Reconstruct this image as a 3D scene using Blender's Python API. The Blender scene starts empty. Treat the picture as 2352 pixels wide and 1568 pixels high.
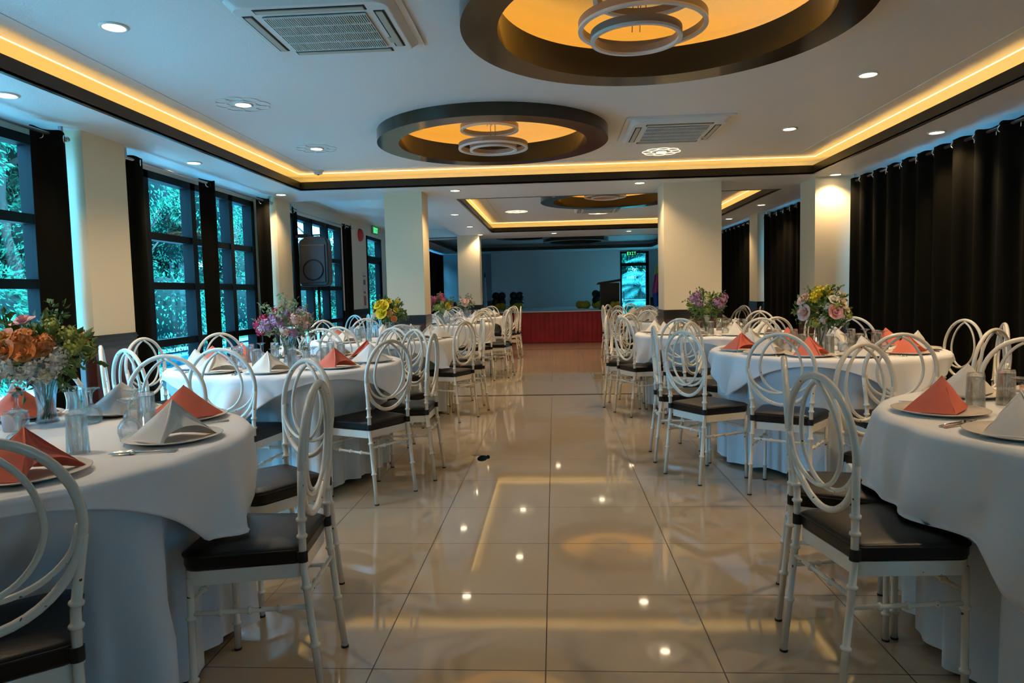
import bpy, bmesh, math, random
from mathutils import Vector, Matrix, noise
PI = math.pi
sc = bpy.context.scene
COL = sc.collection

# ---------------------------------------------------------------- camera
YAW, PITCH, ROLL, FPX, EYE = .06227, -.07057, -.02301, 1590.26, 1.29015
def cam_axes():
    cy, sy, cp, sp, cr, sr = math.cos(YAW), math.sin(YAW), math.cos(PITCH), math.sin(PITCH), math.cos(ROLL), math.sin(ROLL)
    f = Vector((-sy*cp, cy*cp, sp)); r = Vector((cy, sy, 0)); u = r.cross(f)
    return r*cr+u*sr, u*cr-r*sr, f
cr_, cu_, cf_ = cam_axes()
cd = bpy.data.cameras.new('camera'); cam = bpy.data.objects.new('camera', cd); COL.objects.link(cam)
cam.matrix_world = Matrix(((cr_.x, cu_.x, -cf_.x, 0), (cr_.y, cu_.y, -cf_.y, 0), (cr_.z, cu_.z, -cf_.z, EYE), (0, 0, 0, 1)))
cd.sensor_width = 36; cd.lens = FPX/2352*36; cd.clip_start = .05; cd.clip_end = 200
sc.camera = cam

# ---------------------------------------------------------------- world, sun, exposure
sc.view_settings.view_transform = 'Standard'; sc.view_settings.look = 'None'
sc.view_settings.gamma = 1; sc.view_settings.use_curve_mapping = False
sc.view_settings.exposure = 0.25
w = bpy.data.worlds.new('world'); sc.world = w; w.use_nodes = True
bg = w.node_tree.nodes['Background']
SKY = (.36, .66, 1.0); SKY_STRENGTH = 17
bg.inputs[0].default_value = (*SKY, 1); bg.inputs[1].default_value = SKY_STRENGTH
sd = bpy.data.lights.new('sun', 'SUN'); sd.energy = 13; sd.color = (.62, .85, 1.0); sd.angle = .02
sun = bpy.data.objects.new('sun', sd); COL.objects.link(sun)
sun.rotation_euler = Vector((-.55, .35, -.85)).to_track_quat('-Z', 'Y').to_euler()
WARM = (1.0, .71, .41); SPOT_W = 44; LED = (1.0, .53, .10); LED_STRENGTH = 9.5
def portal(x, y, z, sx, sy, rot):
    l = bpy.data.lights.new('window_portal', 'AREA'); l.shape = 'RECTANGLE'; l.size = sx; l.size_y = sy
    l.cycles.is_portal = True
    o = bpy.data.objects.new('window_portal', l); COL.objects.link(o); o.location = (x, y, z); o.rotation_euler = rot
for y0, y1 in ((1.9, 4.95), (5.5, 8.55), (9.2, 12.2)):
    portal(-3.9, (y0+y1)/2, 1.3, 2.4, y1-y0, (0, -PI/2, 0))
portal(2.56, 22.6, 1.6, .9, 1.9, (-PI/2, 0, 0))
portal(3.9, 20.4, 1.4, 2.2, 2.0, (0, PI/2, 0))
try:
    cy = sc.cycles
    cy.max_bounces = 10; cy.diffuse_bounces = 4; cy.glossy_bounces = 4; cy.transmission_bounces = 10; cy.transparent_max_bounces = 14
    cy.caustics_reflective = False; cy.caustics_refractive = False; cy.sample_clamp_indirect = 6
except Exception: pass

# ---------------------------------------------------------------- materials
def mat(name, col, rough=.5, metal=0, spec=.5, bump=None, noise_col=None, coat=0, emit=None, trans=0, sheen=0):
    m = bpy.data.materials.new(name); m.use_nodes = True; nt = m.node_tree; b = nt.nodes['Principled BSDF']
    b.inputs['Base Color'].default_value = (*col, 1); b.inputs['Roughness'].default_value = rough
    b.inputs['Metallic'].default_value = metal; b.inputs['Specular IOR Level'].default_value = spec
    b.inputs['Coat Weight'].default_value = coat; b.inputs['Transmission Weight'].default_value = trans
    if sheen: b.inputs['Sheen Weight'].default_value = sheen
    if emit:
        b.inputs['Emission Color'].default_value = (*emit[0], 1); b.inputs['Emission Strength'].default_value = emit[1]
    tc = nt.nodes.new('ShaderNodeTexCoord')
    if noise_col:
        c2, scale = noise_col
        n = nt.nodes.new('ShaderNodeTexNoise'); n.inputs['Scale'].default_value = scale; n.inputs['Detail'].default_value = 4
        nt.links.new(tc.outputs['Object'], n.inputs['Vector'])
        mx = nt.nodes.new('ShaderNodeMix'); mx.data_type = 'RGBA'
        mx.inputs['A'].default_value = (*col, 1); mx.inputs['B'].default_value = (*c2, 1)
        r = nt.nodes.new('ShaderNodeMapRange'); r.inputs[1].default_value = .35; r.inputs[2].default_value = .65
        nt.links.new(n.outputs['Fac'], r.inputs[0]); nt.links.new(r.outputs[0], mx.inputs['Factor']); nt.links.new(mx.outputs['Result'], b.inputs['Base Color'])
    if bump:
        scale, strength = bump
        n = nt.nodes.new('ShaderNodeTexNoise'); n.inputs['Scale'].default_value = scale; n.inputs['Detail'].default_value = 3
        nt.links.new(tc.outputs['Object'], n.inputs['Vector'])
        bp = nt.nodes.new('ShaderNodeBump'); bp.inputs['Strength'].default_value = strength; bp.inputs['Distance'].default_value = .004
        nt.links.new(n.outputs['Fac'], bp.inputs['Height']); nt.links.new(bp.outputs['Normal'], b.inputs['Normal'])
    return m
def thin_glass(name, tint, edge=(.5, .6, .62), refl=1.0, rough=.01):
    m = bpy.data.materials.new(name); m.use_nodes = True; nt = m.node_tree; nt.nodes.clear()
    out = nt.nodes.new('ShaderNodeOutputMaterial'); tr = nt.nodes.new('ShaderNodeBsdfTransparent'); gl = nt.nodes.new('ShaderNodeBsdfGlossy')
    gl.inputs['Roughness'].default_value = rough
    lw = nt.nodes.new('ShaderNodeLayerWeight'); lw.inputs['Blend'].default_value = .5
    pw = nt.nodes.new('ShaderNodeMath'); pw.operation = 'POWER'; pw.inputs[1].default_value = 2.2; nt.links.new(lw.outputs['Facing'], pw.inputs[0])
    cm = nt.nodes.new('ShaderNodeMix'); cm.data_type = 'RGBA'; cm.inputs['A'].default_value = (*tint, 1); cm.inputs['B'].default_value = (*edge, 1)
    nt.links.new(pw.outputs[0], cm.inputs['Factor']); nt.links.new(cm.outputs['Result'], tr.inputs['Color'])
    p5 = nt.nodes.new('ShaderNodeMath'); p5.operation = 'POWER'; p5.inputs[1].default_value = 4.5; nt.links.new(lw.outputs['Facing'], p5.inputs[0])
    mu = nt.nodes.new('ShaderNodeMath'); mu.operation = 'MULTIPLY_ADD'; mu.inputs[1].default_value = .75*refl; mu.inputs[2].default_value = .045*refl; mu.use_clamp = True
    nt.links.new(p5.outputs[0], mu.inputs[0])
    ms = nt.nodes.new('ShaderNodeMixShader'); nt.links.new(mu.outputs[0], ms.inputs[0]); nt.links.new(tr.outputs[0], ms.inputs[1]); nt.links.new(gl.outputs[0], ms.inputs[2])
    nt.links.new(ms.outputs[0], out.inputs[0]); return m
def real_glass(name, tint, clear):
    m = bpy.data.materials.new(name); m.use_nodes = True; nt = m.node_tree; nt.nodes.clear()
    out = nt.nodes.new('ShaderNodeOutputMaterial'); tr = nt.nodes.new('ShaderNodeBsdfTransparent'); gl = nt.nodes.new('ShaderNodeBsdfGlass')
    gl.inputs['IOR'].default_value = 1.48; gl.inputs['Roughness'].default_value = 0; gl.inputs['Color'].default_value = (*tint, 1); tr.inputs['Color'].default_value = (*tint, 1)
    ms = nt.nodes.new('ShaderNodeMixShader'); ms.inputs[0].default_value = clear; nt.links.new(gl.outputs[0], ms.inputs[1]); nt.links.new(tr.outputs[0], ms.inputs[2]); nt.links.new(ms.outputs[0], out.inputs[0]); return m
M = {}
M['ceiling'] = mat('ceiling_paint', (.74, .75, .74), .45, bump=(90, .35))
M['wall'] = mat('wall_paint', (.66, .62, .52), .6, bump=(60, .1))
M['pillar'] = mat('pillar_paint', (.76, .65, .44), .55)
M['fascia'] = mat('dark_brown_laquer', (.045, .028, .013), .35, spec=.3)
M['ring'] = mat('ring_gloss_brown', (.040, .026, .012), .14, spec=.38)
M['dome'] = mat('dome_paint', (.85, .74, .5), .6)
M['trough'] = mat('trough_paint', (.8, .74, .6), .6)
M['screen'] = mat('screen_wall_paint', (.62, .58, .53), .7)
M['greywall'] = mat('grey_wall_paint', (.30, .32, .31), .6)
M['maroon'] = mat('maroon_wall_tile', (.085, .028, .02), .18, noise_col=((.06, .02, .015), 7))
M['band'] = mat('black_band_tile', (.012, .012, .012), .22)
M['frame'] = mat('black_aluminium', (.004, .005, .006), .5, spec=.12)
M['curtain'] = mat('black_curtain_fabric', (.0035, .003, .0012), .95, spec=.1, bump=(400, .2))
M['chrome'] = mat('chrome', (.8, .82, .84), .12, metal=1)
M['steel'] = mat('cutlery_steel', (.75, .73, .70), .15, metal=1)
M['rod'] = mat('rod_metal', (.45, .46, .48), .3, metal=1)
M['chairwhite'] = mat('white_enamel_tube', (.80, .77, .68), .22, coat=.4)
M['cushion'] = mat('black_leatherette', (.006, .0055, .005), .36, spec=.28, bump=(120, .15))
M['strap'] = mat('black_strap', (.006, .006, .006), .7)
M['rubber'] = mat('black_rubber', (.01, .01, .01), .6)
M['cloth'] = mat('white_table_linen', (.87, .88, .89), .85, bump=(10, .7), sheen=.1)  # a little of the daylight's blue mixed into the white
M['cloth2'] = mat('blue_lit_skirt_linen', (.68, .75, .80), .9, bump=(8, .7), sheen=.1)  # blue daylight on the white skirts put into the linen colour
M['nap_white'] = mat('white_napkin_linen', (.80, .78, .73), .9, bump=(300, .25))
M['nap_coral'] = mat('coral_napkin_linen', (.80, .20, .13), .9, bump=(300, .25))
M['plate'] = mat('pearl_glass_plate', (.82, .74, .63), .25)
M['glass'] = real_glass('clear_glass', (.985, .995, 1.0), .60)
M['vase'] = real_glass('vase_glass', (.95, .98, 1.0), .55)
M['window_glass'] = thin_glass('teal_window_glass', (.32, .80, .95), (.22, .56, .70), .8)
M['door_glass'] = thin_glass('teal_door_glass', (.10, .46, .58), (.06, .3, .4), .8)
M['white_plastic'] = mat('white_plastic', (.72, .72, .69), .4)
M['grille'] = mat('dark_grille_void', (.02, .02, .02), .8)
M['louvre'] = mat('beige_louvre', (.45, .43, .34), .4)
M['black_plastic'] = mat('black_plastic', (.005, .005, .006), .45)
M['table_black'] = mat('black_steel', (.01, .01, .01), .4)
M['wood'] = mat('tabletop_board', (.30, .2, .12), .6)
M['red_skirt'] = mat('stage_red_skirt', (.38, .018, .03), .55, noise_col=((.27, .012, .02), 3))
M['stage_top'] = mat('stage_top_cloth', (.72, .73, .74), .6)
M['balloon_black'] = mat('black_balloon', (.006, .006, .006), .35)
M['balloon_yellow'] = mat('yellow_balloon', (.50, .38, .01), .4)
M['podium'] = mat('podium_dark_wood', (.015, .011, .008), .4)
M['leaf'] = mat('bouquet_leaf', (.07, .16, .03), .55, noise_col=((.14, .22, .05), 30))
M['leaf_pale'] = mat('pale_leaf', (.24, .33, .20), .6, noise_col=((.12, .2, .08), 30))
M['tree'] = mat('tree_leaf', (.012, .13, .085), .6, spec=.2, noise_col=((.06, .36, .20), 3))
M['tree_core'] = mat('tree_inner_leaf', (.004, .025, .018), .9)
M['bark'] = mat('bark', (.12, .1, .08), .9)
M['palm'] = mat('palm_leaf', (.02, .10, .08), .45, noise_col=((.07, .24, .19), 5))
M['deck'] = mat('pool_deck_paving', (.75, .73, .70), .7, bump=(20, .2))
M['lawn'] = mat('garden_lawn', (.03, .12, .05), .9, noise_col=((.06, .2, .07), 6))
M['water'] = mat('pool_water', (.02, .25, .42), .05)
M['outwhite'] = mat('outside_white_plaster', (.62, .62, .62), .7)
M['red_plastic'] = mat('red_alarm_plastic', (.55, .04, .03), .4)
M['poster'] = mat('poster_paper', (.6, .55, .5), .8)
M['poster_red'] = mat('poster_red_print', (.35, .08, .1), .8)
M['poster_dark'] = mat('poster_dark_print', (.12, .1, .1), .8)
M['flag_red'] = mat('flag_red_cloth', (.45, .02, .05), .8)
M['flag_blue'] = mat('flag_blue_cloth', (.01, .02, .12), .8)
M['flag_gold'] = mat('flag_gold_cloth', (.4, .28, .04), .7)
M['exit_green'] = mat('exit_sign_letters', (.1, .8, .3), .5, emit=((.1, 1, .35), .8))
M['exit_panel'] = mat('exit_sign_panel', (.01, .06, .03), .3)
M['exit_pale'] = mat('exit_sign_pale_panel', (.35, .45, .33), .5)
M['lamp'] = mat('lamp_diffuser', (1, 1, 1), .5, emit=((1, .80, .52), 14))
M['led'] = mat('led_strip', (1, 1, 1), .5, emit=(LED, LED_STRENGTH))
M['led_dome'] = mat('led_strip_dome', (1, 1, 1), .5, emit=((1.0, .52, .09), 11))
M['acrylic'] = mat('unlit_acrylic', (.75, .74, .72), .35)
M['pendant'] = mat('pendant_bronze', (.34, .27, .20), .35, metal=.3)
M['line'] = mat('glint_line', (1, 1, 1), .5, emit=((1.0, .80, .38), 1.6))  # glow of the strip light's reflection, given to a ceiling bead
M['caustic_lit'] = mat('glowing_caustic', (1, 1, 1), .4, emit=((1.0, .80, .52), 1.1))  # petal pattern of cast light, given its own glow
M['bead'] = mat('light_mark_bead', (.85, .84, .80), .4)  # for raised lines that stand in for light on the ceiling
M['accent'] = mat('dark_floor_strip', (.02, .015, .012), .15)
M['insect'] = mat('insect_black', (.01, .01, .01), .5)
M['wing'] = thin_glass('insect_wing', (.6, .6, .6), (.3, .3, .3), 1)
M['candle'] = mat('frosted_votive', (.6, .66, .75), .5)
for k, c in dict(orange=(.85, .30, .08), cream=(.78, .70, .48), yellow=(.88, .70, .02), pink=(.72, .10, .24), magenta=(.62, .03, .12), mauve=(.55, .30, .50), blush=(.88, .58, .48), white=(.75, .74, .66), lime=(.45, .50, .10), rose=(.85, .46, .48)).items():
    M['fl_'+k] = mat('petal_'+k, c, .6, noise_col=(tuple(x*.72 for x in c), 60))

def chip_paint(m, base, chip, scale, thr):
    nt = m.node_tree; b = nt.nodes['Principled BSDF']; tc = nt.nodes.new('ShaderNodeTexCoord'); n = nt.nodes.new('ShaderNodeTexNoise')
    n.inputs['Scale'].default_value = scale; n.inputs['Detail'].default_value = 1; nt.links.new(tc.outputs['Object'], n.inputs['Vector'])
    r = nt.nodes.new('ShaderNodeMapRange'); r.inputs[1].default_value = thr; r.inputs[2].default_value = thr+.02; nt.links.new(n.outputs['Fac'], r.inputs[0])
    mx = nt.nodes.new('ShaderNodeMix'); mx.data_type = 'RGBA'; mx.inputs['A'].default_value = (*base, 1); mx.inputs['B'].default_value = (*chip, 1)
    nt.links.new(r.outputs[0], mx.inputs['Factor']); nt.links.new(mx.outputs['Result'], b.inputs['Base Color'])
chip_paint(M['chairwhite'], (.80, .76, .66), (.10, .06, .03), 48, .745)
def floor_material():
    m = bpy.data.materials.new('polished_floor_tile'); m.use_nodes = True; nt = m.node_tree; b = nt.nodes['Principled BSDF']
    g = nt.nodes.new('ShaderNodeNewGeometry'); sp = nt.nodes.new('ShaderNodeSeparateXYZ'); nt.links.new(g.outputs['Position'], sp.inputs[0])
    def math_(op, a, bval=None, c=None):
        n = nt.nodes.new('ShaderNodeMath'); n.operation = op
        if isinstance(a, (int, float)): n.inputs[0].default_value = a
        else: nt.links.new(a, n.inputs[0])
        if bval is not None:
            if isinstance(bval, (int, float)): n.inputs[1].default_value = bval
            else: nt.links.new(bval, n.inputs[1])
        if c is not None: n.inputs[2].default_value = c
        return n.outputs[0]
    ds = []
    for k, off in (('X', -.05256), ('Y', 2.28039)):
        v = math_('ADD', sp.outputs[k], -off + 60.0)
        f = math_('PINGPONG', v, .3)      # distance to the nearest joint, up to half a tile
        ds.append(f)
    d = math_('MINIMUM', ds[0], ds[1])
    j = math_('LESS_THAN', d, .0023)
    n = nt.nodes.new('ShaderNodeTexNoise'); n.inputs['Scale'].default_value = 1.4; n.inputs['Detail'].default_value = 5
    nt.links.new(g.outputs['Position'], n.inputs['Vector'])
    c1 = nt.nodes.new('ShaderNodeMix'); c1.data_type = 'RGBA'; c1.inputs['A'].default_value = (.41, .335, .235, 1); c1.inputs['B'].default_value = (.47, .385, .28, 1)
    nt.links.new(n.outputs['Fac'], c1.inputs['Factor'])
    c2 = nt.nodes.new('ShaderNodeMix'); c2.data_type = 'RGBA'; c2.inputs['B'].default_value = (.035, .026, .018, 1)
    nt.links.new(j, c2.inputs['Factor']); nt.links.new(c1.outputs['Result'], c2.inputs['A']); nt.links.new(c2.outputs['Result'], b.inputs['Base Color'])
    r = math_('MULTIPLY_ADD', j, .5, .045); nt.links.new(r, b.inputs['Roughness'])
    n2 = nt.nodes.new('ShaderNodeTexNoise'); n2.inputs['Scale'].default_value = 3.0
    nt.links.new(g.outputs['Position'], n2.inputs['Vector'])
    bp = nt.nodes.new('ShaderNodeBump'); bp.inputs['Strength'].default_value = .02; bp.inputs['Distance'].default_value = .001
    nt.links.new(n2.outputs['Fac'], bp.inputs['Height']); nt.links.new(bp.outputs['Normal'], b.inputs['Normal'])
    b.inputs['Specular IOR Level'].default_value = .9
    return m
M['floor'] = floor_material()

# ---------------------------------------------------------------- mesh helpers
class MB:
    def __init__(s): s.v = []; s.f = []; s.mi = []; s.cur = 0
    def add(s, vs, fs):
        o = len(s.v); s.v += [tuple(v) for v in vs]
        for f in fs: s.f.append(tuple(o+i for i in f)); s.mi.append(s.cur)
        return s
    def box(s, x0, x1, y0, y1, z0, z1):
        return s.add([(x0,y0,z0),(x1,y0,z0),(x1,y1,z0),(x0,y1,z0),(x0,y0,z1),(x1,y0,z1),(x1,y1,z1),(x0,y1,z1)],
                     [(0,3,2,1),(4,5,6,7),(0,1,5,4),(1,2,6,5),(2,3,7,6),(3,0,4,7)])
    def quad(s, a, b, c, d): return s.add([a, b, c, d], [(0,1,2,3)])
    def tube(s, pts, rad, n=8, closed=False, caps=True):
        pts = [Vector(p) for p in pts]; L = len(pts)
        if not hasattr(rad, '__len__'): rad = [rad]*L
        T = []
        for i in range(L):
            a = pts[(i-1) % L] if (closed or i > 0) else pts[i]; b = pts[(i+1) % L] if (closed or i < L-1) else pts[i]
            t = (b-a); T.append(t.normalized() if t.length > 1e-9 else Vector((0,0,1)))
        up = Vector((0,0,1)) if abs(T[0].z) < .9 else Vector((1,0,0))
        nrm = (up - T[0]*up.dot(T[0])).normalized(); o = len(s.v); vs = []
        for i in range(L):
            nrm = (nrm - T[i]*nrm.dot(T[i])).normalized(); bi = T[i].cross(nrm)
            for k in range(n):
                a = 2*PI*k/n; vs.append(pts[i] + (nrm*math.cos(a)+bi*math.sin(a))*rad[i])
        fs = []
        R = L if closed else L-1
        for i in range(R):
            for k in range(n):
                a = i*n+k; b = i*n+(k+1) % n; j = ((i+1) % L)*n
                fs.append((a, b, j+(k+1) % n, j+k))
        if caps and not closed:
            fs.append(tuple(reversed(range(n)))); fs.append(tuple((L-1)*n+k for k in range(n)))
        return s.add(vs, fs)
    def lathe(s, prof, n=24, c=(0,0), closed=False):
        vs = []; fs = []
        for r, z in prof:
            for k in range(n):
                a = 2*PI*k/n; vs.append((c[0]+r*math.cos(a), c[1]+r*math.sin(a), z))
        P = len(prof)
        for i in range(P if closed else P-1):
            j = (i+1) % P
            for k in range(n): fs.append((i*n+k, i*n+(k+1) % n, j*n+(k+1) % n, j*n+k))
        return s.add(vs, fs)
    def ball(s, c, r, n=10, m=7, sq=(1,1,1)):
        vs = []; fs = []
        for i in range(m+1):
            t = PI*i/m
            for k in range(n):
                a = 2*PI*k/n; vs.append((c[0]+r*sq[0]*math.sin(t)*math.cos(a), c[1]+r*sq[1]*math.sin(t)*math.sin(a), c[2]+r*sq[2]*math.cos(t)))
        for i in range(m):
            for k in range(n): fs.append((i*n+k, (i+1)*n+k, (i+1)*n+(k+1) % n, i*n+(k+1) % n))
        return s.add(vs, fs)
    def mesh(s, name, mats, smooth=True):
        me = bpy.data.meshes.new(name); me.from_pydata(s.v, [], s.f); 
        if not isinstance(mats, (list, tuple)): mats = [mats]
        for m in mats: me.materials.append(M[m] if isinstance(m, str) else m)
        for p, i in zip(me.polygons, s.mi): p.material_index = i; p.use_smooth = smooth
        me.validate(); me.update()
        return me
    def build(s, name, mats, parent=None, loc=None, smooth=False, weld=False):
        me = s.mesh(name, mats, smooth)
        o = bpy.data.objects.new(name, me); COL.objects.link(o)
        if weld:
            bm = bmesh.new(); bm.from_mesh(me); bmesh.ops.remove_doubles(bm, verts=bm.verts, dist=1e-5)
            bmesh.ops.recalc_face_normals(bm, faces=bm.faces); bm.to_mesh(me); bm.free()
        if parent: o.parent = parent
        if loc: o.location = loc
        return o
def smooth_angle(o, ang=40):
    me = o.data
    for p in me.polygons: p.use_smooth = True
    me.set_sharp_from_angle(angle=math.radians(ang)) if hasattr(me, 'set_sharp_from_angle') else None
def tag(o, label=None, cat=None, group=None, kind=None):
    if label: o['label'] = label
    if cat: o['category'] = cat
    if group: o['group'] = group
    if kind: o['kind'] = kind
    return o
def thing(name, label, cat, loc=(0,0,0), rz=0, group=None):
    o = bpy.data.objects.new(name, None); COL.objects.link(o); o.location = loc; o.rotation_euler = (0,0,rz); o.empty_display_size = .1
    return tag(o, label, cat, group)
def copy_tree(o, loc=None, rz=None, label=None, group=None):
    r = o.copy(); COL.objects.link(r)
    if loc is not None: r.location = loc
    if rz is not None: r.rotation_euler = (0,0,rz)
    if label: r['label'] = label
    if group: r['group'] = group
    for ch in o.children:
        c = ch.copy(); COL.objects.link(c); c.parent = r
        for g in ch.children:
            d = g.copy(); COL.objects.link(d); d.parent = c
    return r
def struct(name, mb, m, smooth=False, label=None):
    o = mb.build(name, m, smooth=smooth); o['kind'] = 'structure'
    if label: o['label'] = label
    return o
def bevel(o, w=.005, seg=2):
    md = o.modifiers.new('bevel', 'BEVEL'); md.width = w; md.segments = seg; md.limit_method = 'ANGLE'; md.angle_limit = math.radians(40)
    return o

# ================================================================ SETTING
LC, UC = 2.547, 2.742
XL, XR, YF, YB = -3.75, 3.75, -3.5, 22.3
struct('floor', MB().box(XL-.25, XR+.25, YF-.25, YB+.25, -.12, 0), 'floor')
def strip(y):
    o = struct('trim_1', MB().box(XL, XR, y-.035, y+.035, -.004, .0015), 'accent')
for y in (8.62, 15.5): strip(y)
# coves: x0, x1, y0, y1 (opening), ceiling rings (x, y, r)
COVES = [(-2.955, 2.93, -1.0, 8.1, [(.57, 3.72, 1.03), (-.53, 6.4, 1.04)]),
         (-1.25, 2.93, 9.3, 14.5, [(.86, 10.7, 1.04)]),
         (-2.9, 2.9, 16.2, 20.9, [(-.75, 17.7, .9), (.67, 19.3, .95)])]
TR = .34
HI = (XL, -2.07, 9.05, 15.6)            # the higher ceiling over the left-hand bay
def lower_ceiling():
    b = MB(); xs = (XL-.02, XR+.02); T = (LC, LC+.014)
    def rect(x0, x1, y0, y1):
        if x1 > x0 and y1 > y0: b.box(x0, x1, y0, y1, *T)
    c1, c2, c3 = COVES
    rect(xs[0], xs[1], YF, c1[2]); rect(xs[0], c1[0], c1[2], c1[3]); rect(c1[1], xs[1], c1[2], c1[3])
    rect(xs[0], xs[1], c1[3], HI[2]); rect(HI[1], xs[1], HI[2], c2[2])
    rect(HI[1], c2[0], c2[2], c2[3]); rect(c2[1], xs[1], c2[2], c2[3]); rect(HI[1], xs[1], c2[3], HI[3]); rect(xs[0], xs[1], HI[3], c3[2])
    rect(xs[0], c3[0], c3[2], c3[3]); rect(c3[1], xs[1], c3[2], c3[3]); rect(xs[0], xs[1], c3[3], YB)
    # sides of the beam and of the trough
    b.box(XL, HI[1], HI[2]-.01, HI[2], LC, UC); b.box(XL, HI[1], HI[3], HI[3]+.01, LC, UC); b.box(HI[1], HI[1]+.01, HI[2], HI[3], LC, UC)
    for x0, x1, y0, y1, _ in COVES:
        X0, X1, Y0, Y1 = x0-TR, x1+TR, y0-TR, y1+TR
        b.box(X0-.02, X0, Y0, Y1, LC+.014, UC); b.box(X1, X1+.02, Y0, Y1, LC+.014, UC)
        b.box(X0, X1, Y0-.02, Y0, LC+.014, UC); b.box(X0, X1, Y1, Y1+.02, LC+.014, UC)
    return struct('ceiling', b, 'ceiling')
lower_ceiling()
def ring_patch(b, cx, cy, r, S, z, n=96):
    vs = []; fs = []
    for k in range(n):
        a = 2*PI*(k+.5)/n; c, s = math.cos(a), math.sin(a); m = max(abs(c), abs(s))
        vs.append((cx+r*c, cy+r*s, z)); vs.append((cx+S*c/m, cy+S*s/m, z))
    for k in range(n):
        j = (k+1) % n; fs.append((2*k, 2*k+1, 2*j+1, 2*j))
    # corners
    o = len(vs)
    for sx, sy in ((1,1),(-1,1),(-1,-1),(1,-1)): vs.append((cx+sx*S, cy+sy*S, z))
    for k in range(n):
        j = (k+1) % n; p, q = vs[2*k+1], vs[2*j+1]
        if abs(p[0]-q[0]) > 1e-6 and abs(p[1]-q[1]) > 1e-6:
            for i in range(4):
                cxx, cyy = vs[o+i][0], vs[o+i][1]
                if abs(cxx-p[0])+abs(cyy-p[1])+abs(cxx-q[0])+abs(cyy-q[1]) < .4: fs.append((2*k+1, o+i, 2*j+1))
    b.add(vs, fs)
def upper_ceiling(c):
    x0, x1, y0, y1, rings = c; X0, X1, Y0, Y1 = x0-TR, x1+TR, y0-TR, y1+TR
    b = MB(); y = Y0
    def rc(a, b_, c_, d): b.quad((a, c_, UC), (b_, c_, UC), (b_, d, UC), (a, d, UC))
    for cx, cy, r in sorted(rings, key=lambda t: t[1]):
        S = min(r+.14, (r+.14) if len(rings) == 1 else abs(rings[0][1]-rings[1][1])/2-.001) if len(rings) > 1 else r+.14
        S = max(S, r*.0+S)
        if cy-S < y: y = cy-S
        if cy-S > y: rc(X0, X1, y, cy-S)
        rc(X0, cx-S, cy-S, cy+S); rc(cx+S, X1, cy-S, cy+S)
        ring_patch(b, cx, cy, r-.02, S, UC); y = cy+S
    rc(X0, X1, y, Y1)
    return struct('ceiling', b, 'ceiling')
# the second and third coves have rings close together: keep their squares apart
COVES[2][4][0] = (-.75, 17.6, .68); COVES[2][4][1] = (.62, 19.3, .9)
for c in COVES: upper_ceiling(c)
struct('ceiling', MB().box(HI[0], HI[1], HI[2], HI[3], UC, UC+.01), 'ceiling')
struct('ceiling', MB().box(XL-.3, XR+.3, YF-.3, YB+.3, 3.06, 3.2), 'ceiling')       # roof slab
# fascia boards
def fascia(c):
    x0, x1, y0, y1, _ = c; b = MB(); t = .028; z0, z1 = LC-.004, LC+.094
    b.box(x0-t, x0, y0-t, y1+t, z0, z1); b.box(x1, x1+t, y0-t, y1+t, z0, z1); b.box(x0, x1, y0-t, y0, z0, z1); b.box(x0, x1, y1, y1+t, z0, z1)
    struct('trim_2', b, 'fascia')
    if c is COVES[2]: return
    b = MB(); r = .006
    for a, r, m in ((.025, .005, 'line'), (-.22, .0035, 'bead')):  # first bead glows as a reflected line, second draws the light's cutoff
        b = MB(); b.tube([(x0-a, y0-a, UC-.002), (x1+a, y0-a, UC-.002), (x1+a, y1+a, UC-.002), (x0-a, y1+a, UC-.002)], r, 6, closed=True)
        if m == 'bead': struct('trim_3', b, 'bead')
        else: tag(b.build('cove_glint', 'line'), 'glowing bead tracing the reflected bright line on the ceiling along the %s cove' % ('main' if c is COVES[0] else 'farther'), 'strip light')
for c in COVES: fascia(c)
# LED strips lying in the lit coves
def led(c, label):
    x0, x1, y0, y1, _ = c; b = MB(); a = .10; z0 = LC+.016; h = .018; w_ = .018
    b.box(x0-a-w_, x0-a, y0-a, y1+a, z0, z0+h); b.box(x1+a, x1+a+w_, y0-a, y1+a, z0, z0+h)
    b.box(x0-a, x1+a, y0-a-w_, y0-a, z0, z0+h); b.box(x0-a, x1+a, y1+a, y1+a+w_, z0, z0+h)
    tag(b.build('cove_light_strip', 'led'), label, 'strip light')
led(COVES[0], 'amber light strip hidden behind the dark fascia of the nearer, larger ceiling cove')
led(COVES[1], 'amber light strip hidden behind the dark fascia of the farther lit ceiling cove')

# ceiling rings: dark glossy band, inner lip, recessed dome
def ceiling_ring(cx, cy, r, lit, label):
    t = thing('ceiling_ring', label, 'ceiling ring', (cx, cy, 2.64), 0, 'round dark-rimmed ceiling recesses')
    zb, ri = 2.64, r-.19
    b = MB(); b.lathe([(r, UC+.005-zb), (r, 0), (ri, 0), (ri, .17), (ri+.02, .17), (ri+.02, .115), (r, .115)], 96)
    o = b.build('rim', 'ring', t); smooth_angle(o)
    R = r+.12
    b = MB(); b.lathe([(r-.02, UC+.006-zb), (R, UC+.006-zb), (R, .33), (R-.06, .37), (.001, .37)], 96)
    o = b.build('recess_dome', 'dome', t); smooth_angle(o)
    if lit:
        b = MB(); b.lathe([(r-.10, .13), (r-.10, .15), (r-.12, .15), (r-.12, .13)], 72, closed=True); b.build('light_strip', 'led_dome', t)
    return t
ceiling_ring(*COVES[0][4][0], True, 'largest dark-rimmed round ceiling recess with amber light, cut by the top of the picture')
ceiling_ring(*COVES[0][4][1], True, 'amber-lit dark-rimmed round ceiling recess with three hoop pendants, middle of the main ceiling')
ceiling_ring(*COVES[1][4][0], True, 'glossy dark-rimmed round ceiling recess over the second seating bay')
ceiling_ring(*COVES[2][4][0], False, 'unlit dark round ceiling recess above the stage, left of the two')
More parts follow.
